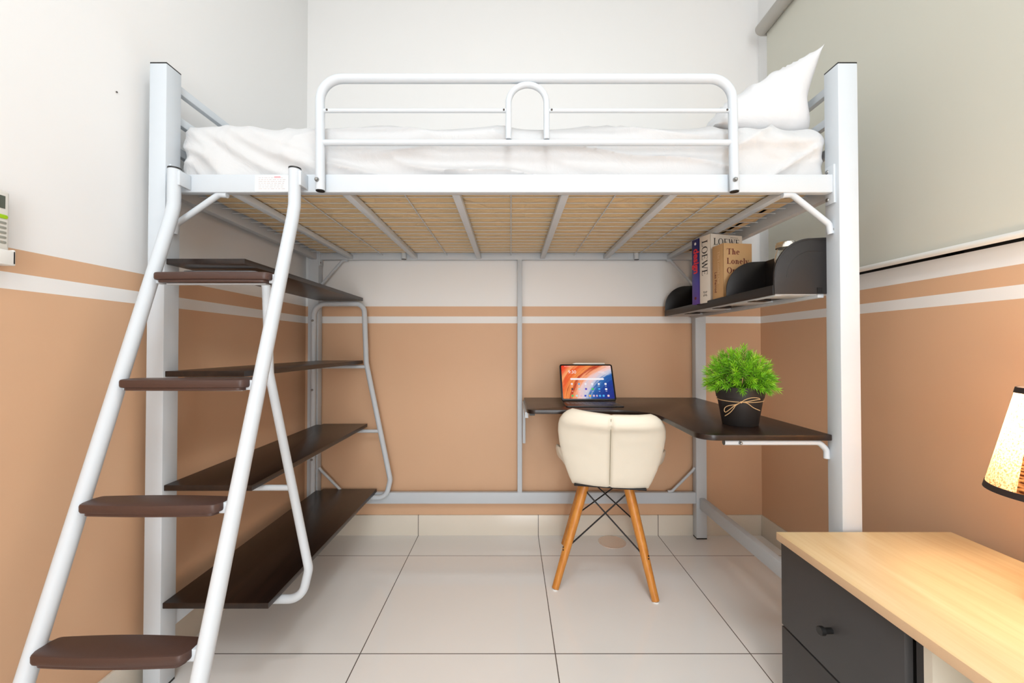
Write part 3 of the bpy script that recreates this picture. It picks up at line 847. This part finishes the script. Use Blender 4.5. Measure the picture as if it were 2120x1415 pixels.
strand([(kx, kz), (.012, .088), (.030, .0945, .004), (.047, .093, .005), (.052, .089, .006), (.044, .0885, .006), (.020, .083, .004), (kx, kz)])
strand([(kx, kz), (-.014, .071), (-.032, .066, .004), (-.043, .059, .006), (-.046, .049, .008), (-.042, .044, .008), (-.030, .055, .006), (-.018, .067, .004), (kx, kz)])
strand([(kx, kz), (.016, .077), (.034, .063, .004), (.052, .054, .008)])
strand([(kx, kz), (-.014, .068), (-.020, .058, .003), (-.030, .044, .005), (-.044, .031, .008)])
tw_.sphere(onpot(kx, kz, .002), .0034, 10)
tw_.bm.transform(Matrix.Rotation(-R(26), 4, 'Z'))
lab(obj('twine', tw_, 'twine', pl, local=True), 'pale jute twine tied in a loose bow')

# ------------------------------------------------------------------ tablet with keyboard folio and stylus
tb = thing('tablet', 'tablet with a glowing colourful screen standing on its keyboard folio', 'tablet', (.349, 1.80, .70))
S0, S1 = Vector((0, 1.866, .711)), Vector((0, 1.952, .869))
up = (S1 - S0).normalized(); nrm = Vector((1, 0, 0)).cross(up)   # screen normal, towards the viewer
SW, SH = .2465, (S1 - S0).length
def sp_(u, v, w=0.):  # u along X from the left edge, v up the slope, w outwards
    return Vector((.227 + u, S0.y, S0.z)) + up * v + nrm * w
def rrect(x0, x1, y0, y1, r_, n=6):
    return rounded([(x0, y0), (x1, y0), (x1, y1), (x0, y1)], [r_] * 4, n)
body = MB().prism(rrect(0, SW, 0, SH, .010), lambda u, v, w: sp_(u, v, w), -.0065, 0, .0012)
bo = obj('tablet_body', body, 'tablet_body', tb)
def wallpaper():
    m, nt, b = new_mat('lit_screen')
    uv = nt.nodes.new('ShaderNodeUVMap'); sp = nt.nodes.new('ShaderNodeSeparateXYZ'); nt.links.new(uv.outputs['UV'], sp.inputs[0])
    du = math_node(nt, 'SUBTRACT', sp.outputs['X'], 1.5); dv = math_node(nt, 'SUBTRACT', sp.outputs['Y'], -.1)
    r_ = math_node(nt, 'SQRT', math_node(nt, 'ADD', math_node(nt, 'MULTIPLY', du, du), math_node(nt, 'MULTIPLY', dv, dv)))
    an = math_node(nt, 'ARCTAN2', dv, du)
    cb = nt.nodes.new('ShaderNodeCombineXYZ'); nt.links.new(math_node(nt, 'MULTIPLY', r_, 14.), cb.inputs[0]); nt.links.new(math_node(nt, 'MULTIPLY', an, 1.3), cb.inputs[1])
    n = nt.nodes.new('ShaderNodeTexNoise'); n.inputs['Scale'].default_value = 1.3; n.inputs['Detail'].default_value = 5; n.inputs['Roughness'].default_value = .7
    nt.links.new(cb.outputs[0], n.inputs['Vector'])
    t = math_node(nt, 'ADD', r_, math_node(nt, 'MULTIPLY', math_node(nt, 'SUBTRACT', n.outputs['Fac'], .5), .42))
    t = math_node(nt, 'DIVIDE', math_node(nt, 'SUBTRACT', t, .5), 1.3)
    cr = nt.nodes.new('ShaderNodeValToRGB'); e = cr.color_ramp.elements
    e[0].position = 0; e[0].color = lin(0, 30, 130); e[1].position = 1; e[1].color = lin(240, 60, 30)
    for p, c in ((.25, (6, 60, 150)), (.36, (40, 110, 180)), (.43, (200, 205, 225)), (.52, (245, 205, 200)), (.60, (250, 160, 110)), (.66, (180, 40, 24)), (.72, (250, 150, 80)), (.82, (235, 84, 40)), (.88, (252, 170, 110))):
        x = e.new(p); x.color = lin(*c)
    nt.links.new(t, cr.inputs['Fac'])
    nt.links.new(cr.outputs['Color'], b.inputs['Emission Color']); b.inputs['Emission Strength'].default_value = SCREEN
    b.inputs['Base Color'].default_value = (.01, .01, .01, 1); b.inputs['Roughness'].default_value = .12
    return m
SCREEN = .9
dm = MB(); bz = .0075
pl_ = rrect(bz, SW - bz, bz, SH - bz, .004)
uvl = dm.bm.loops.layers.uv.new('UVMap')
f = dm.bm.faces.new([dm.bm.verts.new(sp_(u, v, .0006)) for u, v in pl_])
for l, (u, v) in zip(f.loops, pl_): l[uvl].uv = ((u - bz) / (SW - 2 * bz), (v - bz) / (SH - 2 * bz))
ds = obj('display', dm, wallpaper(), tb, smooth=False)
IW, IH = SW - 2 * bz, SH - 2 * bz
def icons(name, items, col, s=SCREEN):
    em_ = emit_mat(name + '_light', lin(*col), s)
    if name == 'app_icon':
        for it in items: icons('icon_tile', [it], col, s)
        return
    m = MB()
    for (u, v, w, h, r_) in items:
        m.prism(rrect(bz + IW * u - w / 2, bz + IW * u + w / 2, bz + IH * v - h / 2, bz + IH * v + h / 2, r_, 4), lambda a, b, c: sp_(a, b, c), .0007, .0010)
    o = obj('app_icon' if name == 'icon_tile' else name, m, em_, ds)
    if name == 'app_name': o['kind'] = 'stuff'
    return o
I = .0095; r5 = .0028
cols = [.19, .33, .46, .59, .72, .855]
icons('search_bar', [(.50, .585, .155, .0085, .004)], (250, 245, 248))
icons('app_icon', [(cols[0], .435, I, I, .0045), (cols[2], .435, I, I, .0045), (cols[3], .435, I, I, r5), (cols[4], .435, I * .9, I, r5), (cols[5], .435, I, I, r5), (cols[5], .28, I, I, r5)], (240, 238, 245))
icons('app_icon', [(cols[1], .435, I, I, .0045)], (90, 170, 215))
icons('app_icon', [(cols[0], .285, I * .9, I * .9, r5)], (48, 44, 60))
icons('app_icon', [(cols[1], .285, I * .9, I * .9, r5), (.27, .085, I, I, .0045)], (170, 225, 225))
icons('app_icon', [(cols[2], .285, I, I, r5)], (84, 70, 190))
icons('app_icon', [(cols[3], .285, I * 1.1, I * 1.1, .005), (.185, .085, I, I, .0045)], (50, 200, 90))
icons('app_icon', [(cols[4], .285, I, I * .8, r5), (.72, .085, I, I, r5), (.79, .085, I, I, r5)], (60, 170, 235))
icons('app_icon', [(.435, .085, I, I, .0045)], (14, 60, 190))
icons('app_icon', [(.525, .085, I, I, r5)], (246, 190, 80))
icons('app_icon', [(.355, .085, I * .6, I, r5), (.60, .085, I, I, r5), (.66, .085, I * .7, I, r5)], (215, 180, 205))
icons('app_icon', [(.885, .085, I, I, r5)], (240, 210, 215))
icons('app_icon', [(.885, .085, I * .4, I * .3, .001), (cols[0], .435, I * .3, I * .3, .001)], (214, 60, 60))
icons('app_name', [(cols[k], v, .007, .0011, .0003) for k in range(6) for v in (.37, .215)] + [(.755 + .03 * k, .80, .0055, .0022, .0006) for k in range(4)] + [(.81 + .03 * k, .765, .0052, .0018, .0006) for k in range(3)] + [(.07 + .022 * k, .972, .003, .0018, .0006) for k in range(6)] + [(.91 + .022 * k, .972, .003, .0018, .0006) for k in range(4)], (250, 245, 250))
c = sans('clock', '9:30', .022, (0, 0, 0), (1, 0, 0), up, emit_mat('clock_light', lin(255, 240, 235), SCREEN), ds)
wv = sp_(bz + IW * .13, bz + IH * .755, .0012) - tb.location
mm = Matrix((Vector((1, 0, 0)), up, nrm)).transposed().to_4x4(); mm.translation = wv; c.matrix_local = mm
kb = MB().prism(rrect(.229, .469, 1.722, 1.868, .008), lambda u, v, w: Vector((u, v, w)), .7003, .7065, .001)
kbo = obj('keyboard', kb, 'folio', tb)
ky = MB()
for r_ in range(5):
    for k in range(13):
        ky.box(.240 + k * .0168, .240 + k * .0168 + .0138, 1.768 + r_ * .0162, 1.768 + r_ * .0162 + .0128, .7062, .7078, .0006)
ky.box(.312, .386, 1.751, 1.764, .7062, .7078, .0006)
obj('keys', ky, 'key', kbo)
obj('stand_flap', MB().prism([(0, 0), (SW * .98, 0), (SW * .98, .07), (0, .07)], lambda u, v, w: sp_(u + .002, v, w), -.0085, -.0066), 'folio', tb)
stl = MB(); a_, c_ = sp_(.078, SH + .0045, -.003), sp_(.212, SH + .0045, -.003)
a0 = sp_(.062, SH + .0045, -.003)
stl.tube([a0, a0 + (a_ - a0) * .25, a_, c_, c_ + (c_ - a_) * .01], [.0006, .0016, .0044, .0044, .0036], 16)
tag(obj('stylus', stl, 'pencil'), 'white stylus pen resting along the top edge of the tablet', 'pen')

# ------------------------------------------------------------------ chair
ch = thing('chair', 'cream padded shell chair with splayed wooden legs pushed under the desk', 'chair', (.397, 1.785, 0), R(-12.5))
def lerp_tab(tab, t):
    for (a, va), (b_, vb) in zip(tab, tab[1:]):
        if t <= b_:
            f_ = (t - a) / (b_ - a); f_ = f_ * f_ * (3 - 2 * f_) if False else f_
            return va + (vb - va) * f_
    return tab[-1][1]
def pad(mid, thick, nu=48, nv=40, cpow=.5):
    """closed cushion around a mid surface: mid(s,t), s,t in -1..1"""
    mb = MB(); e = 1e-3
    def both(side):
        def fn(a, b):
            s, t = math.sin((a * 2 - 1) * PI / 2), math.sin((b * 2 - 1) * PI / 2)
            p = mid(s, t)
            n_ = (mid(min(1, s + e), t) - mid(max(-1, s - e), t)).cross(mid(s, min(1, t + e)) - mid(s, max(-1, t - e)))
            n_ = n_.normalized() if n_.length > 1e-12 else Vector((0, 0, 1))
            k = (max(0, 1 - s ** 6) * max(0, 1 - t ** 6)) ** cpow
            return p + n_ * side * k * thick(s, t, side)
        return fn
    mb.grid(both(1), nu, nv); mb.grid(both(-1), nu, nv, flip=True)
    return mb
hwB = [(0, .146), (.1, .160), (.25, .178), (.4, .192), (.55, .202), (.70, .208), (.80, .207), (.87, .201), (.93, .188), (.97, .172), (1, .150)]
SX = .022
def back_mid(s, t):
    v = (t + 1) / 2; hw = lerp_tab(hwB, v)
    z = .402 + .312 * v - .012 * (v ** 6) * (1 - abs(s)) - .006 * s * v
    y = -.152 - .128 * v + .014 * math.sin(PI * v) + (.018 + .012 * v) * abs(s) ** 2.2
    return Vector((SX + .004 * v + hw * (1 - .065 * v) * s, y, z))
def back_th(s, t, side):
    seam = math.exp(-(s / .035) ** 2); v = (t + 1) / 2
    roll = .012 * math.exp(-((v - .9) / .08) ** 2)
    return .021 + roll - (.007 * seam if side < 0 else .012 * seam) + .0012 * noise.noise(Vector((s * 4, t * 4, side)))
obj('backrest', pad(back_mid, back_th, 96, 60), 'leather', ch, local=True, weld=True, angle=80)
hwS = [(0, .196), (.06, .212), (.14, .222), (.28, .228), (.45, .228), (.65, .215), (.82, .196), (.92, .172), (1, .12)]
def seat_mid(s, t):
    v = (t + 1) / 2; hw = lerp_tab(hwS, v)
    wing = math.exp(-(max(0, v - .12) / .34) ** 2)
    k = max(0, (abs(s) - .55) / .45)
    z = .430 + .115 * wing * k ** 1.15 + .012 * (1 - wing) * abs(s) ** 2 - .02 * v ** 3
    return Vector((SX + hw * s * (1 - .04 * wing * k), -.150 + .390 * v, z))
def seat_th(s, t, side):
    return .024 - .008 * math.exp(-(s / .04) ** 2) * (1 if side > 0 else .3)
obj('seat', pad(seat_mid, seat_th, 72, 48), 'leather', ch, local=True, weld=True, angle=80)
sm_ = MB()
sm_.tube([back_mid(0, t / 20 - 1) + Vector((0, -.0155 - .000 * t, 0)) for t in range(2, 39)], .0011, 6)
lab(obj('seam', sm_, mat('seam_shadow_thread', lin(150, 140, 120), .8), ch, local=True), 'stitched seam down the back of the chair')
obj('under_plate', MB().box(SX - .138, SX + .138, -.160, .13, .399, .407, .003).box(-.09, .09, -.09, .09, .376, .400, .003), 'black_metal', ch, local=True)
legs = {}
for sx in (-1, 1):
    for sy in (-1, 1):
        b0 = Vector((sx * .187, sy * .190, .004)); t0 = Vector((sx * .083 + .010, sy * .082, .396))
        m = MB(); k5 = [b0 + (t0 - b0) * (k / 6) for k in range(7)]
        m.tube(k5, [.0138, .0148, .0160, .0172, .0182, .0188, .0186], 22)
        lg = obj('leg', m, 'beech', ch, local=True); legs[sx, sy] = (b0, t0)
        lab(obj('leg_pad', MB().lathe([(.0120, 0), (.0125, .001), (.0125, .005)], (b0.x, b0.y, 0), 20), 'white_plastic', lg, local=True), 'white foot pad')
        f3 = b0 + (t0 - b0) * .36
        sc_ = MB()
        for dz in (0, .011): sc_.sphere(f3 + Vector((sx * .0120, -.0140 if sy < 0 else .014, dz)), .0028, 8)
        obj('screw', sc_, 'black_metal', lg, local=True)
def on(l, f): b0, t0 = legs[l]; return b0 + (t0 - b0) * f
for a, b_ in (((-1, -1), (1, -1)), ((1, -1), (-1, -1)), ((-1, 1), (1, 1)), ((1, 1), (-1, 1)), ((-1, -1), (-1, 1)), ((1, -1), (1, 1))):
    same = a[0] == b_[0]
    p, q = on(a, .36), on(b_, .93)
    if same: continue
    d = (q - p).normalized(); off = Vector((0, .004 if a[0] < 0 else -.004, 0))
    obj('brace_rod', MB().tube([p + d * .008 + Vector((0, 0, -.014)) + off, p + d * .016 + off, q - d * .012 + off], .0030, 10).sphere(p + d * .014 + off, .0055, 10).sphere(q - d * .016 + off, .006, 10), 'black_metal', ch, local=True)

# ------------------------------------------------------------------ floor drain cover
fd = thing('floor_drain', 'round polished metal drain cover in the floor under the chair', 'drain', (.492, 2.035, 0))
obj('ring', MB().lathe([(.066, 0), (.066, .0016), (.060, .0026), (.058, .0016), (.058, 0)], (0, 0, 0), 48), 'steel', fd, local=True)
obj('plate', MB().lathe([(.0575, .0002), (.0575, .0018), (.02, .0022), (.001, .0022)], (0, 0, 0), 48), 'steel', fd, local=True)

# ------------------------------------------------------------------ cabinet
cb_ = thing('sideboard', 'low cabinet with a light maple top and charcoal drawers', 'cabinet', (.95, .75, 0))
CX0, CX1, CY0, CY1, CZ = .718, 1.192, .36, 1.132, .449
tp = MB().box(CX0, CX1, CY0, CY1, CZ - .0205, CZ, .0012)
for f in tp.bm.faces:
    f.material_index = 0 if abs(f.normal.z) > .5 else 1
obj('tabletop', tp, ['maple', 'maple_edge'], cb_)
zt = CZ - .021
obj('side_panel', MB().box(.742, CX1 - .01, 1.108, 1.126, 0, zt), 'cream_board', cb_)
lab(obj('divider_panel', MB().box(.746, CX1 - .01, .757, .772, 0, zt), 'drawer', cb_), 'charcoal panel beside the drawers')
obj('divider_panel', MB().box(.744, CX1 - .01, .741, .7565, 0, zt), 'cream_board', cb_)
obj('side_panel', MB().box(.744, CX1 - .01, .37, .388, 0, zt), 'cream_board', cb_)
obj('back_panel', MB().box(1.10, 1.11, .389, .740, .055, zt), 'cream_board', cb_)
obj('bottom_panel', MB().box(.75, CX1 - .012, .389, .740, .04, .056), 'cream_board', cb_)
obj('bottom_panel', MB().box(.75, CX1 - .012, .773, 1.107, .02, .036), 'cream_board', cb_)
for z0, z1 in ((.2065, .424), (.008, .2015)):
    dr = obj('drawer', MB().box(.728, .744, .776, 1.127, z0, z1, .001).box(.744, 1.15, .79, 1.10, z0 + .03, z1 - .03), 'drawer', cb_)
    kz_ = (z0 + z1) / 2 - .010
    k_ = MB(); k_.tube([(.728, .952, kz_), (.714, .952, kz_), (.708, .952, kz_), (.7075, .952, kz_)], [.0065, .0065, .0095, .0095], 24)
    k_.tube([(.709, .952, kz_), (.7, .952, kz_), (.6985, .952, kz_)], [.0098, .0098, .008], 24)
    lab(obj('knob', k_, 'black_plastic', dr), 'round black knob')

# ------------------------------------------------------------------ table lamp
LX, LY = 1.060, .788
lp = thing('table_lamp', 'lit table lamp with a dark trimmed fabric shade on the maple top', 'lamp', (LX, LY, CZ))
def shade_mat():
    m, nt, b = new_mat('fabric_and_cane_shade')
    tc = nt.nodes.new('ShaderNodeTexCoord'); sp = nt.nodes.new('ShaderNodeSeparateXYZ'); nt.links.new(tc.outputs['Object'], sp.inputs[0])
    an = math_node(nt, 'ARCTAN2', sp.outputs['Y'], sp.outputs['X'])
    a4 = math_node(nt, 'FRACT', math_node(nt, 'ADD', math_node(nt, 'DIVIDE', math_node(nt, 'ADD', an, SHROT), PI / 2), 10.))
    cane = math_node(nt, 'LESS_THAN', a4, .28)
    n = nt.nodes.new('ShaderNodeTexNoise'); n.inputs['Scale'].default_value = 260; n.inputs['Detail'].default_value = 3
    nt.links.new(tc.outputs['Object'], n.inputs['Vector'])
    c1 = nt.nodes.new('ShaderNodeValToRGB'); c1.color_ramp.elements[0].position = .35; c1.color_ramp.elements[0].color = lin(176, 132, 92); c1.color_ramp.elements[1].position = .6; c1.color_ramp.elements[1].color = lin(246, 226, 196)
    nt.links.new(n.outputs['Fac'], c1.inputs['Fac'])
    mp = nt.nodes.new('ShaderNodeMapping'); mp.inputs['Scale'].default_value = (30, 30, 190); nt.links.new(tc.outputs['Object'], mp.inputs['Vector'])
    n2 = nt.nodes.new('ShaderNodeTexNoise'); n2.inputs['Scale'].default_value = 1; n2.inputs['Detail'].default_value = 3; nt.links.new(mp.outputs['Vector'], n2.inputs['Vector'])
    c2 = nt.nodes.new('ShaderNodeValToRGB'); c2.color_ramp.elements[0].position = .42; c2.color_ramp.elements[0].color = lin(70, 38, 22); c2.color_ramp.elements[1].position = .6; c2.color_ramp.elements[1].color = lin(196, 140, 88)
    nt.links.new(n2.outputs['Fac'], c2.inputs['Fac'])
    mx = nt.nodes.new('ShaderNodeMix'); mx.data_type = 'RGBA'; nt.links.new(cane, mx.inputs[0]); nt.links.new(c1.outputs['Color'], mx.inputs[6]); nt.links.new(c2.outputs['Color'], mx.inputs[7])
    df = nt.nodes.new('ShaderNodeBsdfDiffuse'); tr = nt.nodes.new('ShaderNodeBsdfTranslucent'); ms = nt.nodes.new('ShaderNodeMixShader')
    nt.links.new(mx.outputs[2], df.inputs['Color']); nt.links.new(mx.outputs[2], tr.inputs['Color'])
    nt.links.new(math_node(nt, 'SUBTRACT', .55, math_node(nt, 'MULTIPLY', cane, .25)), ms.inputs[0])
    nt.links.new(df.outputs[0], ms.inputs[1]); nt.links.new(tr.outputs[0], ms.inputs[2])
    nt.links.new(ms.outputs[0], nt.nodes['Material Output'].inputs['Surface'])
    return m
SHROT = R(88.7)
zb, zt2, rb_, rt_ = .216, .419, .1117, .0667
shm = MB(); prof = [(rb_ + (rt_ - rb_) * k / 14, zb + (zt2 - zb) * k / 14) for k in range(15)]
shm.lathe(prof, (0, 0, 0), 72, cap0=False, cap1=False)
sh = obj('lamp_shade', shm, shade_mat(), lp, local=True)
sl_ = (rt_ - rb_) / (zt2 - zb)
M['trim'] = mat('dark_brown_trim', lin(44, 34, 32), .7)
for z0, z1 in ((zb - .002, zb + .010), (zt2 - .009, zt2 + .002)):
    r0, r1 = rb_ + sl_ * (z0 - zb), rb_ + sl_ * (z1 - zb)
    trim = MB(); trim.lathe([(r0 + .0012, z0), (r1 + .0012, z1), (r1 - .0012, z1), (r0 - .0012, z0), (r0 + .0012, z0)], (0, 0, 0), 72, cap0=False, cap1=False)
    lab(obj('shade_trim', trim, 'trim', sh, local=True, weld=True), 'dark brown trim on the shade rim')
obj('lamp_base', MB().lathe([(.056, 0), (.058, .003), (.058, .010), (.040, .018), (.014, .026), (.010, .05), (.010, .20), (.012, .215), (.001, .215)], (0, 0, 0), 36), wood_mat('lamp_base_wood', lin(150, 92, 44), lin(176, 112, 58), lin(190, 126, 70), 'Z', .4), lp, local=True)
sock = MB().lathe([(.014, .21), (.014, .262), (.001, .262)], (0, 0, 0), 24)
for a in (0, 2 * PI / 3, 4 * PI / 3):
    sock.tube([(.012 * math.cos(a), .012 * math.sin(a), .255), (.064 * math.cos(a), .064 * math.sin(a), .412)], .0012, 8)
obj('bulb_holder', sock, 'black_plastic', lp, local=True)
bulb = MB().lathe([(.010, .262), (.012, .270), (.022, .292), (.027, .312), (.024, .330), (.012, .342), (.001, .344)], (0, 0, 0), 28)
LAMP_E = 3.2
lab(obj('bulb', bulb, emit_mat('warm_bulb', (1, .66, .36, 1), 60), lp, local=True), 'glowing warm bulb')
ld = bpy.data.lights.new('lamp_bulb_light', 'POINT'); ld.energy = LAMP_E; ld.color = (1, .79, .56); ld.shadow_soft_size = .03
lo = bpy.data.objects.new('lamp_bulb_light', ld); link(lo); lo.location = (LX, LY, CZ + .375)

# ------------------------------------------------------------------ roller blind
bl = thing('roller_blind', 'grey roller blind pulled down over the window', 'blind', (1.24, 1.2, 1.22))
BY0, BY1 = .38, 2.004
obj('fabric', MB().box(1.2435, 1.2447, BY0, BY1 - .004, 1.224, 2.50), 'blind', bl)
rl = MB(); rl.tube([(1.218, BY0 - .02, 2.495), (1.218, BY1 + .0, 2.495), (1.218, BY1 + .003, 2.495)], [.029, .029, .026], 28)
obj('roller_tube', rl, 'tube_grey', bl)
lab(obj('bottom_bar', MB().tube([(1.243, BY0, 1.226), (1.243, BY1 - .002, 1.226)], .0092, 16), 'white_plastic', bl), 'white bottom bar of the blind')
obj('bracket', MB().box(1.218, 1.27, BY1 + .003, BY1 + .007, 2.47, 2.52, .001).box(1.218, 1.27, BY0 - .025, BY0 - .021, 2.47, 2.52, .001), 'tube_grey', bl)

# ------------------------------------------------------------------ remote control in its holder
ho = thing('remote_holder', 'white wall holder carrying the air conditioner remote', 'holder', (XL, .83, 1.12))
obj('cradle', MB().box(XL + .001, XL + .006, .789, .849, 1.118, 1.150, .0015).box(XL + .001, XL + .030, .789, .849, 1.116, 1.121, .0015).box(XL + .026, XL + .030, .789, .849, 1.118, 1.146, .0015).box(XL + .001, XL + .030, .844, .849, 1.118, 1.148, .0015).box(XL + .001, XL + .030, .789, .794, 1.118, 1.148, .0015), 'white_plastic', ho)
rm = thing('remote_control', 'off-white air conditioner remote with a green button in a wall holder', 'remote', (XL + .016, .836, 1.122))
obj('remote_body', MB().box(XL + .007, XL + .024, .7955, .8435, 1.1225, 1.266, .005, 3), 'offwhite_plastic', rm)
obj('screen', MB().box(XL + .0235, XL + .0246, .801, .8345, 1.229, 1.2545), 'lcd', rm)
gb = MB(); gb.prism(rrect(.8095, .839, 1.2085, 1.2165, .0039), lambda u, v, w: Vector((w, u, v)), XL + .0235, XL + .0258, .0008)
lab(obj('button', gb, 'green_button', rm), 'lime green button')
for r_ in range(5):
    g = MB()
    for k in range(2):
        y0 = .801 + k * .0195; g.prism(rrect(y0, y0 + .0165, 1.1975 - r_ * .0098, 1.2025 - r_ * .0098, .002), lambda u, v, w: Vector((w, u, v)), XL + .0235, XL + .0250, .0004)
    obj('button', g, 'grey_print' if r_ else 'grey_print', rm)

# ------------------------------------------------------------------ ceiling lamp above the viewpoint
cl = thing('ceiling_light', 'round white ceiling light above the viewpoint', 'ceiling light', (.05, .42, ZC))
obj('housing', MB().lathe([(.20, 0), (.20, -.03), (.185, -.034), (.185, -.002), (.001, -.002)], (0, 0, 0), 48), 'white_plastic', cl, local=True)
KEY = 7.
al = bpy.data.lights.new('ceiling_light_lamp', 'AREA'); al.shape = 'DISK'; al.size = .36; al.energy = KEY; al.color = (.88, .95, 1)
ao = bpy.data.objects.new('ceiling_light_lamp', al); link(ao); ao.location = (.05, .42, ZC - .036)
# larger fill panel, added out of view behind the viewpoint to even the light
cl2 = thing('fill_panel', 'square white fill light panel added on the unseen rear ceiling', 'ceiling light', (.1, -1.05, ZC))
obj('housing', MB().box(-.47, .47, -.47, .47, -.03, -.001, .003), 'white_plastic', cl2, local=True)
PANEL_FILL = 22.
al3 = bpy.data.lights.new('ceiling_panel_lamp', 'AREA'); al3.shape = 'SQUARE'; al3.size = .9; al3.energy = PANEL_FILL; al3.color = (.90, .96, 1)
ao3 = bpy.data.objects.new('ceiling_panel_lamp', al3); link(ao3); ao3.location = (.1, -1.05, ZC - .034)
# added frontal fill light, set unseen in the doorway behind the viewpoint
HALL_FILL = 47.
al2 = bpy.data.lights.new('hall_fill_light', 'AREA'); al2.shape = 'RECTANGLE'; al2.size = 1.0; al2.size_y = 2.0; al2.energy = HALL_FILL; al2.color = (.945, .98, 1.)
ao2 = bpy.data.objects.new('hall_fill_light', al2); link(ao2); ao2.location = (.15, YF + .02, 1.1); ao2.rotation_euler = (R(90), 0, 0)
w = bpy.data.worlds.new('world'); sc.world = w; w.use_nodes = True
w.node_tree.nodes['Background'].inputs['Color'].default_value = (.92, .96, 1, 1); w.node_tree.nodes['Background'].inputs['Strength'].default_value = 1.0

# ------------------------------------------------------------------ camera
cam = bpy.data.cameras.new('camera'); cam.sensor_fit = 'HORIZONTAL'; cam.sensor_width = 36; cam.lens = 36 * 860 / 2120
cam.shift_x = 2 / 2120; cam.clip_start = .02
co = bpy.data.objects.new('camera', cam); link(co)
co.location = (0, 0, .95); co.rotation_euler = (R(90) + math.atan(11.5 / 860), 0, 0)
sc.camera = co
vs = sc.view_settings
vs.view_transform = 'Standard'; vs.look = 'None'; vs.gamma = 1; vs.exposure = .06; vs.use_curve_mapping = False
